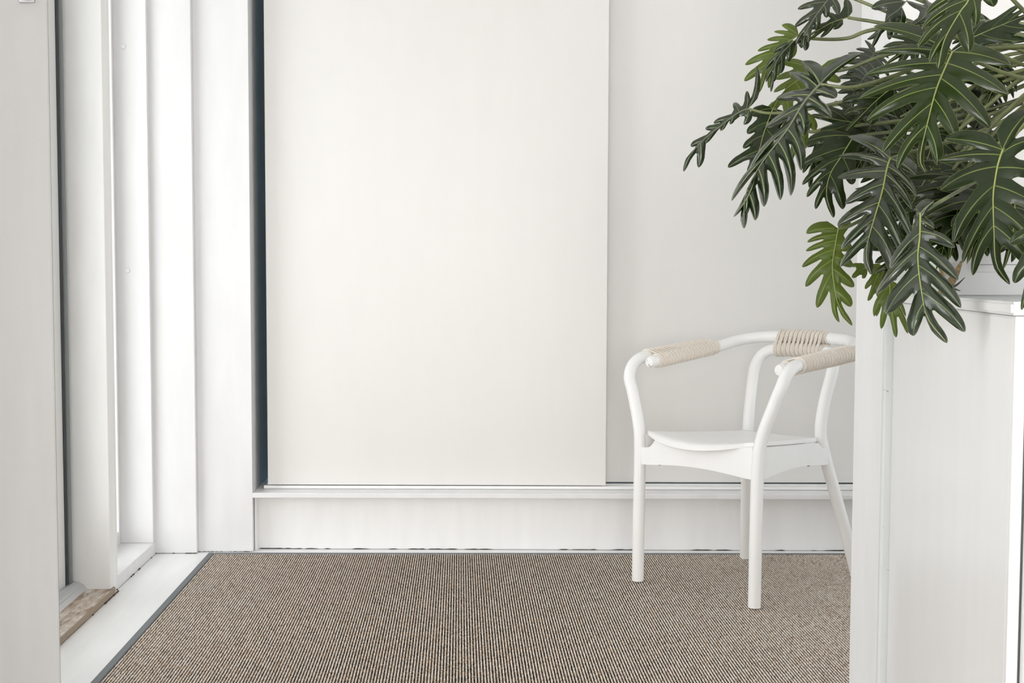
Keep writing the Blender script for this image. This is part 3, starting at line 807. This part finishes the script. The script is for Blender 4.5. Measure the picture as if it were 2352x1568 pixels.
def shaped_leaf(rib, la, lb, D0, D1, tone='dark', nrm=(0, -1, 0.35), sinus=0.30, belly=0.06, fold=0.10, droop=0.30, cup=0.05, sag=0.05, bulge=0.13, seed=0, wide=1.0, stem=None, ctrl=None, ribtone=None, sr=0.0027):
    """a blade whose midrib and lobe tips are given one by one; it lies about a plane through base and tip and
    arches, folds and sags out of that plane"""
    rn = random.Random(seed + 500)
    b, t = at(*rib[0], D0), at(*rib[-1], D1); L = (t - b).length
    y = (t - b) / L; nz = Vector(nrm); z = (nz - y * nz.dot(y)).normalized(); x = y.cross(z)
    eye = Vector((0, 0, H))
    def plane(p):
        q = at(*p, 1.0) - eye; k = (b - eye).dot(z) / q.dot(z); w = eye + q * k - b
        return Vector((w.dot(x) / L, w.dot(y) / L))
    R2 = [plane(p) for p in rib]
    rp = [Vector((p.x, p.y)) for p in spline([(p.x, p.y, 0) for p in R2], 8)]
    cum = [0.0]
    for p, q in zip(rp, rp[1:]): cum.append(cum[-1] + (q - p).length)
    TL = cum[-1]
    def Rf(s):
        d_ = max(0, min(1, s)) * TL
        for i in range(1, len(rp)):
            if d_ <= cum[i] + 1e-9: return rp[i - 1].lerp(rp[i], (d_ - cum[i - 1]) / max(1e-9, cum[i] - cum[i - 1]))
        return rp[-1].copy()
    def lift(p, d, z_):
        yy = max(-0.3, min(1.2, p.y)); zz = belly * 4 * yy * (1 - yy) + fold * d - droop * d * d + z_
        P = b + (x * p.x + y * p.y) * L; v = (eye - P).normalized()
        return P + v * (zz * L) - PO
    V, Q, VE, ED = [], [], [], []
    lobes = {}
    for side, lst in ((1, la), (-1, lb)):
        out = []
        for it in lst:
            s_, tip = it[0], plane(it[1]); w_ = it[2] if len(it) > 2 else 1.0
            a = Rf(s_); ch_ = tip - a; ahead = (Rf(s_ + 0.06) - Rf(s_ - 0.06)).normalized()
            pr = Vector((-ch_.y, ch_.x))
            if pr.dot(ahead) > 0: pr = -pr                      # bow away from the leaf tip
            out.append((s_, a, a + ch_ * 0.5 + pr * (bulge * rn.uniform(0.6, 1.4)), tip, w_, rn.gauss(0, 1)))
        lobes[side] = out
    def mk(a, c, e):
        return (lambda t_: a * ((1 - t_) ** 2) + c * (2 * t_ * (1 - t_)) + e * (t_ * t_)), (lambda t_: ((c - a) * (1 - t_) + (e - c) * t_).normalized())
    for side in (1, -1):
        for k, l in enumerate(lobes[side]): lobes[side][k] = l + mk(l[1], l[2], l[3])
    sT = max([l[0] for l in lobes[1] + lobes[-1]] + [0.55]); sT = sT + (1 - sT) * 0.35
    Ct = lambda t_: Rf(sT + (1 - sT) * t_)
    ts = TS[3]
    def sin_of(k): return sinus * (1.45 if k == 0 else 1.2 if k == 1 else 1.0)
    sins = {}
    for side in (1, -1):
        o = []; Ls = lobes[side]
        for k, l in enumerate(Ls):
            sn = sin_of(k)
            if k + 1 < len(Ls): nx = Ls[k + 1]; m_ = Rf((l[0] + nx[0]) / 2); S = (l[6](sn) + nx[6](sn)) / 2
            else: m_ = Rf((l[0] + sT) / 2); S = (l[6](sn) + Ct(0.22)) / 2
            o.append((m_, S))
        sins[side] = o
    def ribbon(Cf, Df, side, low, up, sn, wsc, nzz, term=False):
        base = len(V)
        tl = [t_ / ts * sn if t_ <= ts else sn + (t_ - ts) / (1 - ts) * (1 - sn) for t_ in TS]
        cS, dS = Cf(sn), Df(sn); C0 = Cf(0)
        def nr(d_): return Vector((-d_.y, d_.x)) * side
        len_ = (Cf(1) - C0).length
        def edge(t_, pair, sg):
            if pair is None:
                d_ = Df(t_); tp = max(0, (t_ - sn) / (1 - sn)); q = min(1, t_ / (sn + 1e-9))
                return Cf(t_) + nr(d_) * sg * 0.062 * wsc * min(1, 1.5 * q) * max(0, 1 - tp ** 2.6) ** 0.8, 0
            m_, S = pair
            if t_ <= sn + 1e-6: return m_.lerp(S, t_ / sn), 1
            tp = (t_ - sn) / (1 - sn); v = S - cS; h0 = abs(v.dot(nr(dS))); al = v.dot(dS)
            q = min(1, tp / 0.15); q = q * q * (3 - 2 * q)
            full = min(h0 * (0.60 + 0.09 * wsc), (0.062 if not term else 0.09) * wsc)
            full = max(full, min(0.022, len_ * 0.12))
            swell = 1 + 0.10 * math.sin(math.pi * min(1, tp * 1.5))
            hw = (h0 * (1 - q) + full * swell * q) * max(0, 1 - tp ** 3.8) ** 0.62
            return Cf(t_) + nr(Df(t_)) * sg * hw + Df(t_) * (al * (1 - q)), 0
        for t_ in tl:
            c = Cf(t_); e0, w0 = edge(t_, low, -1); e1, w1 = edge(t_, up, 1)
            tp = max(0, (t_ - sn) / (1 - sn)); tq = min(1, t_ / sn)
            for w_ in WS:
                o, web = (e0, w0) if w_ < 0 else (e1, w1)
                p = c.lerp(o, abs(w_)); hw = (o - c).length
                d = 0 if term else (Cf(t_) - C0).length
                if term: d = 0.3 * abs(w_) * hw * (1 - tp)
                zz = -cup * w_ * w_ * tq * 0.5 - sag * tp * tp + nzz * 0.035 * tp * tp
                V.append(lift(p, d, zz)); VE.append(abs(w_) * hw + 0.003 * tp)
                ED.append((1 - abs(w_)) * hw + (0.05 if web and t_ < sn - 1e-6 else 0))
        nw = len(WS)
        for r in range(len(tl) - 1):
            for k in range(nw - 1):
                q_ = (base + r * nw + k, base + r * nw + k + 1, base + (r + 1) * nw + k + 1, base + (r + 1) * nw + k)
                Q.append(q_ if side < 0 else q_[::-1])
    for side in (1, -1):
        # which local side these lobes lie on decides which way their upper edge faces
        for k, l in enumerate(lobes[side]):
            d0 = l[7](0.3); ah = (Rf(l[0] + 0.08) - Rf(l[0] - 0.08)).normalized()
            sd = 1 if Vector((-d0.y, d0.x)).dot(ah) > 0 else -1
            # basal lobes that run backwards keep the sense of their neighbours
            cr = ah.x * (l[3] - l[1]).y - ah.y * (l[3] - l[1]).x
            sd = -1 if cr > 0 else 1
            ribbon(l[6], l[7], sd, sins[side][k - 1] if k else None, sins[side][k], sin_of(k), l[4] * wide, l[5])
    aA = lobes[1][-1]; ah = (Rf(sT + 0.05) - Rf(sT - 0.1)).normalized()
    crA = ah.x * (aA[3] - aA[1]).y - ah.y * (aA[3] - aA[1]).x
    left, right = (sins[1][-1], sins[-1][-1]) if crA > 0 else (sins[-1][-1], sins[1][-1])
    Dt = lambda t_: (Ct(min(1, t_ + 0.05)) - Ct(max(0, t_ - 0.05))).normalized()
    ribbon(Ct, Dt, 1, right, left, 0.22, wide, 0.0, True)
    bm = bmesh.new()
    lv = bm.verts.layers.float.new('vein'); le = bm.verts.layers.float.new('edge'); vs = []
    for p, a, e in zip(V, VE, ED):
        v = bm.verts.new(p); v[lv] = a; v[le] = e; vs.append(v)
    for q_ in Q:
        try: bm.faces.new([vs[i] for i in q_])
        except ValueError: pass
    bmesh.ops.remove_doubles(bm, verts=bm.verts, dist=L * 0.0006)
    bmesh.ops.recalc_face_normals(bm, faces=bm.faces)
    me = bpy.data.meshes.new('leaf'); bm.to_mesh(me); bm.free()
    o = link('leaf', me, M[tone], plant, True)
    rb = [lift(Rf(0.985 * k / 16), 0, 0.003) for k in range(17)]
    tube('midrib', rb, [L * (0.0078 - 0.0062 * k / 16) for k in range(17)], M[ribtone or ('ribdark' if tone == 'glossy' else 'rib')], o, 6)
    if stem is not False:
        cr_ = at(*stem) if stem else crown()
        st = b + (eye - b).normalized() * 0.0
        pts = [st] + ([at(*c) for c in ctrl] if ctrl else [st.lerp(cr_, 0.5) - Vector((0, 0, 0.06 * (cr_ - st).length))]) + [cr_]
        sp = spline([p - PO for p in pts], 8)
        tube('petiole', sp, [sr * (0.8 + 0.5 * i / (len(sp) - 1)) for i in range(len(sp))], M['stem'], o, 8)
    return o

# --- the big leaves that face the room
shaped_leaf([N(1495, 620), N(1440, 740), N(1310, 1050), N(1215, 1400), A(1645, 1070), A(1680, 1178)],
    [(0, N(555, 315)), (.02, N(590, 630)), (.10, N(465, 895)), (.20, N(390, 1175)), (.31, N(475, 1445)), (.44, A(1390, 1040)), (.62, A(1490, 1150))],
    [(0, N(2200, 785)), (.10, N(2165, 1135)), (.23, N(1945, 1530)), (.40, A(1885, 930)), (.62, A(1760, 1130))],
    1.66, 1.60, 'mid', (-0.1, -1, 0.45), sinus=0.24, fold=0.2, wide=1.3, seed=1)
shaped_leaf([(2256, -75), N(1690, 0), N(1590, 140), N(1400, 480), N(1325, 822)],
    [(.12, N(1180, -40)), (.22, N(1180, 172)), (.32, N(1130, 352)), (.44, N(1088, 568)), (.66, N(1225, 748), .7)],
    [(.14, N(1990, 80)), (.26, N(1765, 322)), (.47, N(1690, 630))],
    1.60, 1.52, 'mid', (-0.1, -1, 0.5), sinus=0.34, seed=2)
shaped_leaf([E(1250, 805), E(1190, 980), E(1150, 1200), E(1125, 1420), G(1060, 240), G(1090, 660), G(1250, 905)],
    [(0, E(512, 660), 1.2), (.04, E(405, 948)), (.13, E(450, 1325)), (.27, G(580, 400)), (.42, G(685, 645)), (.56, G(805, 797))],
    [(0, (2368, 252), 1.3), (.03, (2392, 318)), (.14, (2402, 402)), (.27, (2408, 492)), (.42, (2394, 578)), (.56, G(1490, 690))],
    1.56, 1.51, 'dark', (-0.15, -1, 0.2), sinus=0.30, wide=1.15, seed=3, fold=0.2, droop=0.3)
shaped_leaf([A(1440, 1080), B(1415, 30), B(1385, 180), B(1300, 470), B(1275, 620), B(1312, 745)],
    [(0, A(1150, 930), 1.1), (.04, A(1087, 1065)), (.11, B(1080, 82)), (.22, B(1135, 262)), (.38, B(1080, 412)), (.52, B(1108, 572)), (.66, B(1100, 690))],
    [(0, B(1615, 65)), (.07, B(1620, 207)), (.14, B(1590, 298)), (.25, B(1597, 520)), (.40, B(1550, 677)), (.58, B(1475, 787))],
    1.74, 1.66, 'glossy', (-0.6, -0.85, 0.35), sinus=0.23, seed=4, fold=0.40, droop=0.7, cup=0.085, ribtone='rib')
shaped_leaf([A(960, 575), A(850, 700), A(740, 880), A(600, 1060), B(510, 70), B(450, 210), B(442, 430)],
    [(0, A(835, 418), 1.0), (.02, A(750, 492), 1.0), (.08, A(662, 672)), (.17, A(590, 870), .7), (.30, A(475, 1185), .9), (.50, B(357, 242), .9), (.62, B(370, 352), .8), (.76, B(420, 385), .6)],
    [(0, A(1242, 365), 1.0), (.04, A(1070, 667)), (.10, A(1040, 802)), (.20, A(845, 925), .9), (.32, A(830, 1162), .9), (.41, B(760, 208), .9), (.50, B(690, 237), .8), (.60, B(578, 282), .8), (.74, B(518, 376), .7)],
    1.80, 1.74, 'glossy', (-0.6, -0.8, 0.5), sinus=0.22, seed=5, droop=0.9, cup=0.11, fold=0.30, ctrl=[(1960, 200, 1.80), (2060, 172, 1.84), (2200, 120, 1.88)])
shaped_leaf([B(1085, 432), B(1062, 560), B(1045, 680), B(1055, 800), B(1090, 960), B(1180, 1092)],
    [(0, B(866, 462), 1.2), (.06, B(874, 522), .8), (.12, B(864, 582), .9), (.21, B(838, 692)), (.31, B(862, 826)), (.43, B(940, 970)), (.64, B(1092, 1068), .8)],
    [(0, B(1168, 375), .9), (.16, B(1172, 575)), (.28, B(1182, 690)), (.40, B(1192, 828)), (.62, B(1170, 963))],
    1.95, 1.92, 'olive', (-0.15, -1, 0.1), sinus=0.34, seed=6, ctrl=[(1965, 512, 1.95), (2080, 440, 1.95), (2300, 260, 1.93)])
shaped_leaf([B(1645, 330), B(1642, 480), B(1628, 640), B(1655, 870), B(1700, 1050), B(1828, 1210)],
    [(0, B(1612, 330), .7), (.14, B(1440, 700), 1.1), (.26, B(1345, 876), 1.0), (.44, B(1410, 1012), 1.2), (.66, B(1600, 1162))],
    [(0, B(1740, 245), 1.0), (.05, B(1738, 428), 1.0), (.13, B(1882, 558)), (.24, B(1902, 782)), (.38, B(1922, 970)), (.58, B(1950, 1134))],
    1.50, 1.42, 'glossy', (-0.55, -0.85, 0.25), sinus=0.22, seed=7, fold=0.45, droop=0.6, cup=0.085, ribtone='rib')
shaped_leaf([B(1440, 780), B(1440, 900), B(1480, 1172)], [(.1, B(1328, 1028)), (.25, B(1378, 1114))], [(0, B(1532, 930)), (.15, B(1545, 1030)), (.35, B(1560, 1146))],
    1.80, 1.79, 'olive', (-0.1, -1, 0.1), sinus=0.36, seed=8, sr=0.0022, ctrl=[(2075, 560, 1.77), (2180, 400, 1.76), (2350, 220, 1.80)])
shaped_leaf([B(1400, 690), B(1350, 760), B(1285, 922)], [(0, B(1268, 700)), (.25, B(1268, 842))], [(.05, B(1420, 860)), (.3, B(1345, 1030))],
    1.98, 1.97, 'olive', (-0.2, -1, 0.1), sinus=0.36, seed=9, sr=0.0022, ctrl=[(2060, 540, 1.90), (2160, 400, 1.84), (2350, 220, 1.82)])
shaped_leaf([B(1340, 690), B(1260, 700), B(1180, 765)], [(.1, B(1165, 685))], [(.3, B(1250, 770))], 2.02, 2.0, 'olive', (-0.2, -1, 0.2), sinus=0.5, seed=10, sr=0.002, ctrl=[(2060, 560, 1.94), (2160, 410, 1.86), (2350, 230, 1.83)])
# --- the left fringe
shaped_leaf([A(470, 742), A(400, 770), A(280, 860), A(170, 950), A(75, 1060), A(28, 1170)],
    [(0, A(525, 450), .7), (.02, A(462, 620), .7), (.10, A(372, 700), .6), (.22, A(235, 842), .5), (.38, A(178, 880), .5), (.60, A(80, 1000), .5)],
    [(0, A(440, 850), .8), (.03, A(478, 828), .6), (.18, A(345, 846), .4), (.28, A(280, 892), .4), (.45, A(155, 985), .4), (.64, A(130, 1142), .7)],
    1.92, 1.90, 'glossy', (0.35, -0.8, 0.6), sinus=0.30, seed=20, droop=0.8, ctrl=[(1775, 260, 1.92), (1880, 246, 1.92), (2100, 190, 1.91), (2350, 120, 1.90)], sr=0.0022)
shaped_leaf([A(815, 240), A(700, 320), A(610, 450), A(545, 632)],
    [(0, A(700, 170), 1.2), (.03, A(648, 215), .9), (.12, A(600, 272)), (.24, A(535, 348)), (.38, A(450, 442)), (.55, A(445, 553))],
    [(.1, A(760, 400)), (.35, A(660, 520)), (.6, A(610, 600))],
    2.0, 1.98, 'olive', (-0.1, -1, 0.5), sinus=0.36, seed=21, ctrl=[(1870, 89, 2.0), (1945, 88, 2.0), (2020, 66, 1.98), (2250, 50, 1.93)])
shaped_leaf([A(845, 235), A(750, 310), A(660, 430), A(625, 628)],
    [(.2, A(640, 360), .6), (.4, A(585, 480), .6), (.6, A(590, 560), .5)],
    [(0, A(862, 345), .9), (.06, A(835, 330), .8), (.25, A(740, 420), .8), (.45, A(690, 500), .7), (.65, A(640, 560), .6)],
    1.975, 1.94, 'glossy', (0.4, -0.7, 0.5), sinus=0.28, seed=22, droop=1.0, stem=False)
shaped_leaf([A(1060, -60), A(990, 30), A(910, 140), A(850, 260), A(860, 346)],
    [(.1, A(850, -10), .9), (.2, A(808, 62), .8), (.36, A(787, 186), .8), (.6, A(797, 302), .7)],
    [(.1, A(1085, 100), .9), (.25, A(1000, 120), .7), (.45, A(930, 206), .7), (.7, A(880, 290), .5)],
    1.94, 1.90, 'glossy', (0.1, -0.9, 0.6), sinus=0.28, seed=23, droop=0.8)
shaped_leaf([A(1150, 120), A(1050, 150), A(950, 205), A(850, 262)],
    [(0, A(1140, -12), 1.2), (.2, A(1010, 90)), (.5, A(900, 200), .7)],
    [(.1, A(1050, 200)), (.3, A(965, 255), .8), (.6, A(880, 270), .6)],
    1.96, 1.94, 'dark', (0.1, -0.9, 0.6), sinus=0.34, seed=24, ctrl=[(1990, 47, 1.95), (2060, 56, 1.94), (2250, 60, 1.92)])
shaped_leaf([A(935, 485), A(820, 540), A(700, 640), A(590, 832)],
    [(0, A(690, 420), 1.1), (.06, A(660, 542)), (.22, A(645, 628)), (.4, A(582, 752)), (.6, A(575, 800), .7)],
    [(0, A(1205, 400), 1.2), (.06, A(1100, 560)), (.3, A(880, 740)), (.5, A(740, 800))],
    2.03, 2.0, 'olive', (-0.2, -1, 0.5), sinus=0.40, seed=25, ctrl=[(1940, 160, 2.02), (2040, 125, 1.98), (2250, 80, 1.93)])
shaped_leaf([A(870, 740), A(825, 900), A(745, 1136)], [(.1, A(700, 860)), (.4, A(690, 1010))], [(.05, A(928, 892)), (.35, A(850, 1018))],
    2.06, 2.04, 'olive', (-0.1, -1, 0.3), sinus=0.42, seed=26)
shaped_leaf([A(640, 740), A(580, 900), A(540, 1040), A(470, 1200)],
    [(0, A(490, 785), 1.2), (.2, A(465, 912)), (.4, A(437, 1012)), (.62, A(333, 1142), 1.2)], [(0, A(760, 860)), (.3, A(680, 1000)), (.6, A(600, 1160))],
    2.0, 1.97, 'dark', (-0.15, -1, 0.35), sinus=0.42, seed=27, ctrl=[(1850, 300, 2.0), (1920, 285, 1.99), (2150, 190, 1.95)])
shaped_leaf([A(1190, 930), A(1110, 1060), B(1030, 60), B(1005, 200), B(1052, 356)],
    [(0, A(868, 966), 1.1), (.14, A(842, 1120)), (.28, B(840, 132)), (.45, B(870, 215)), (.62, B(930, 297))],
    [(0, A(1300, 1000)), (.25, B(1180, 130)), (.5, B(1116, 298))],
    1.92, 1.88, 'dark', (-0.2, -1, 0.25), sinus=0.40, seed=28)
shaped_leaf([A(1060, 880), A(980, 1000), A(900, 1130), B(885, 150)], [(.1, A(870, 1000)), (.4, A(845, 1180), .8)], [(.1, A(1060, 1080)), (.4, A(970, 1180))],
    1.97, 1.95, 'dark', (-0.2, -1, 0.3), sinus=0.4, seed=29)
shaped_leaf([A(1330, 850), A(1160, 830), A(900, 785)], [(.1, A(1060, 690)), (.4, A(960, 720))], [(.05, A(1180, 1000)), (.35, A(960, 890))],
    1.98, 1.96, 'dark', (0, -0.9, 0.5), sinus=0.4, seed=30)
shaped_leaf([A(1500, 560), A(1340, 690), A(1138, 894)], [(.1, A(1180, 620)), (.35, A(1110, 700)), (.55, A(1130, 780))], [(.1, A(1460, 760)), (.4, A(1300, 850))],
    1.90, 1.86, 'dark', (0, -1, 0.5), sinus=0.38, seed=31)
shaped_leaf([N(990, -40), N(850, 120), N(700, 240), N(530, 572)], [(.1, N(528, 100), 1.2), (.4, N(474, 472), .8)], [(.2, N(800, 420)), (.45, N(738, 474), .7)],
    1.90, 1.86, 'glossy', (0.2, -0.9, 0.5), sinus=0.32, seed=32, droop=0.7)
shaped_leaf([N(1500, 260), N(1250, 130), N(950, 18)], [(.15, N(1150, 330)), (.3, N(940, 262)), (.5, N(965, 322), .8)], [(.15, N(1420, 0)), (.4, N(1130, -40))],
    1.90, 1.86, 'glossy', (0.0, -0.9, 0.6), sinus=0.4, seed=33)
# --- right edge and the shaded heart of the plant
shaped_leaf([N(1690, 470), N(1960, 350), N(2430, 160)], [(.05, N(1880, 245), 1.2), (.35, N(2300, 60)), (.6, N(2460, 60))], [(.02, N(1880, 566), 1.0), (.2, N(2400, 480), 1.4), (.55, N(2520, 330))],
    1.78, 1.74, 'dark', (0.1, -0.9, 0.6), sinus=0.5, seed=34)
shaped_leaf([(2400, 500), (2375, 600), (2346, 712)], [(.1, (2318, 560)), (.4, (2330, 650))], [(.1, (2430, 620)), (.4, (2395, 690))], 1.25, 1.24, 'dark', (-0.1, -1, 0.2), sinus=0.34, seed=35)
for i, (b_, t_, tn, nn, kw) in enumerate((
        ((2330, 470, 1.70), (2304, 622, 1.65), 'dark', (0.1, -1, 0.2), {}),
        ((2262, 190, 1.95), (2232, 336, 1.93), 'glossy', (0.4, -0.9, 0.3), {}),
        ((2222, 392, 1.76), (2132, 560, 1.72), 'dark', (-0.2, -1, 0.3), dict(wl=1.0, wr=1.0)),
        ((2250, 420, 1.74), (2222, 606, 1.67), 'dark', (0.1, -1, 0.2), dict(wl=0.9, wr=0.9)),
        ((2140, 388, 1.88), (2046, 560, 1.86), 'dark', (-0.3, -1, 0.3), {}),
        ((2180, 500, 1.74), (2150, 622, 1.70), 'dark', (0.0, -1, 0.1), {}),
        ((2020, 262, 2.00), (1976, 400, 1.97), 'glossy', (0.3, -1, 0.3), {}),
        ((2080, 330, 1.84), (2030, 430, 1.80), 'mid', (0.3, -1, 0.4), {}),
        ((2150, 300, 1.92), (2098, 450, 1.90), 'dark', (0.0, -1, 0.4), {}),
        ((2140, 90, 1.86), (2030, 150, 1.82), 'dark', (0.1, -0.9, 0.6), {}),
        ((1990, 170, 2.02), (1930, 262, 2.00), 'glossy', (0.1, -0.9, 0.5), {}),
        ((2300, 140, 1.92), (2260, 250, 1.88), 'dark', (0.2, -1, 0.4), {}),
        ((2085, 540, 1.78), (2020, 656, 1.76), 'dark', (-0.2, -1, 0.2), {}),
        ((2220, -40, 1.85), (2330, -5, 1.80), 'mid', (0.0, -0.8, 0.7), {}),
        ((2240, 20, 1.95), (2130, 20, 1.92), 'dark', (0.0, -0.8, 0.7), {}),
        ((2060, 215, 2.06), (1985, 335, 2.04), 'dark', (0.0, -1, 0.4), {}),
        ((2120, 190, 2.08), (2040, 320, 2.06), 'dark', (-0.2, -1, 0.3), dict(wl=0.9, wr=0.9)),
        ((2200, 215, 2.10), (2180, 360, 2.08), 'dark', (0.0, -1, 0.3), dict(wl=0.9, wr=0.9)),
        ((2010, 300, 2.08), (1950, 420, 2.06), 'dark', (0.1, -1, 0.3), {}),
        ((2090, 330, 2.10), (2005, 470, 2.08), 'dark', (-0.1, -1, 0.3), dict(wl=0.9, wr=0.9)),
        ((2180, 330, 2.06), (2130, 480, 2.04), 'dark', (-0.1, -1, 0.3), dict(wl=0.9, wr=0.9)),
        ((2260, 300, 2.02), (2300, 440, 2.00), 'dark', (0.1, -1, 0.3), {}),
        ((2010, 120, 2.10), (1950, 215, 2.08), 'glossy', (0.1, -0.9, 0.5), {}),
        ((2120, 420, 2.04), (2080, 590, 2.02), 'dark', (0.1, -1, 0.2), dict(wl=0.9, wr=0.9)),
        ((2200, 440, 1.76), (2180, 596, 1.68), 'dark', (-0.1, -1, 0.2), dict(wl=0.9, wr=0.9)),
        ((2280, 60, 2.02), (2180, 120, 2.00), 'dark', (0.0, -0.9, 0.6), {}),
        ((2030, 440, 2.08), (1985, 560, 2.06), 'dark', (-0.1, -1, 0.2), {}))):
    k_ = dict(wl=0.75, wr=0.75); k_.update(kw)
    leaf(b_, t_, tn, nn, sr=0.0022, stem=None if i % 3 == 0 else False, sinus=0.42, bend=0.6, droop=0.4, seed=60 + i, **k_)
# bare petioles of leaves that hang further down, and the trunk
for pts in (((2352, 178, 1.86), (2260, 250, 1.86), (2170, 325, 1.86)), ((2345, 250, 1.84), (2270, 320, 1.84), (2210, 400, 1.84)), ((2350, 130, 1.93), (2250, 190, 1.93), (2120, 270, 1.93)), ((2300, 190, 1.9), (2230, 260, 1.9), (2190, 330, 1.9))):
    sp = spline([crown() - PO] + [at(*p) - PO for p in pts], 8)
    tube('petiole', sp, [0.0038 - 0.0014 * i / (len(sp) - 1) for i in range(len(sp))], M['stem'], plant, 8)
tpts = spline([(0, 0, -0.02), (0.008, 0.0, 0.06), (0.012, 0.0, 0.15), tuple(CROWN - PO + Vector((0.012, 0, 0.02)))], 10)
tube('trunk', tpts, [0.021 + 0.002 * (i % 3) - 0.0002 * i for i in range(len(tpts))], M['bark'], plant, 12)
# the tan dried sheath that drops to the lid
def strip(name, pts, wid, m, parent):
    bm = bmesh.new(); prev = None
    P = spline([at(*p) - PO for p in pts], 6); n = len(P)
    for i, p in enumerate(P):
        q = i / (n - 1); w_ = wid * (0.25 + math.sin(math.pi * min(1, q * 1.05)) * 0.9)
        t = (P[min(i + 1, n - 1)] - P[max(0, i - 1)]).normalized(); s_ = t.cross(Vector((0, -1, 0))).normalized(); up = s_.cross(t)
        row = [bm.verts.new(p + s_ * w_ * k + up * w_ * 0.7 * k * k) for k in (-1, -0.4, 0.2, 1)] 
        if prev:
            for k in range(3): bm.faces.new((prev[k], prev[k + 1], row[k + 1], row[k]))
        prev = row
    bmesh.ops.solidify(bm, geom=list(bm.faces), thickness=0.0012)
    o = obj(name, bm, m, parent, True); return o
o = strip('dry_leaf', [(2208, 600, 1.79), (2188, 636, 1.765), (2166, 662, 1.725), (2144, 682, 1.69)], 0.0052, M['dry'], plant); o['label'] = 'dried tan leaf sheath resting on the lid'
o = strip('dry_leaf', [(2168, 560, 1.77), (2160, 600, 1.765), (2168, 645, 1.76)], 0.005, M['dry'], plant)
tube('petiole', spline([at(*p) - PO for p in ((2372, 190, 1.86), (2345, 262, 1.86), (2322, 320, 1.86))], 6), 0.0026, M['dry'], plant, 8)
for i_, pp in enumerate((((2172, 664, 1.76), (2196, 655, 1.75), (2216, 637, 1.74)), ((2168, 665, 1.77), (2186, 660, 1.76), (2202, 650, 1.75)), ((2176, 667, 1.755), (2192, 664, 1.75), (2206, 668, 1.745)))):
    tube('aerial_root', spline([at(*p) - PO for p in pp], 6), [0.0026 - 0.0022 * k / 12 for k in range(13)], M['stemdark'], plant, 6)
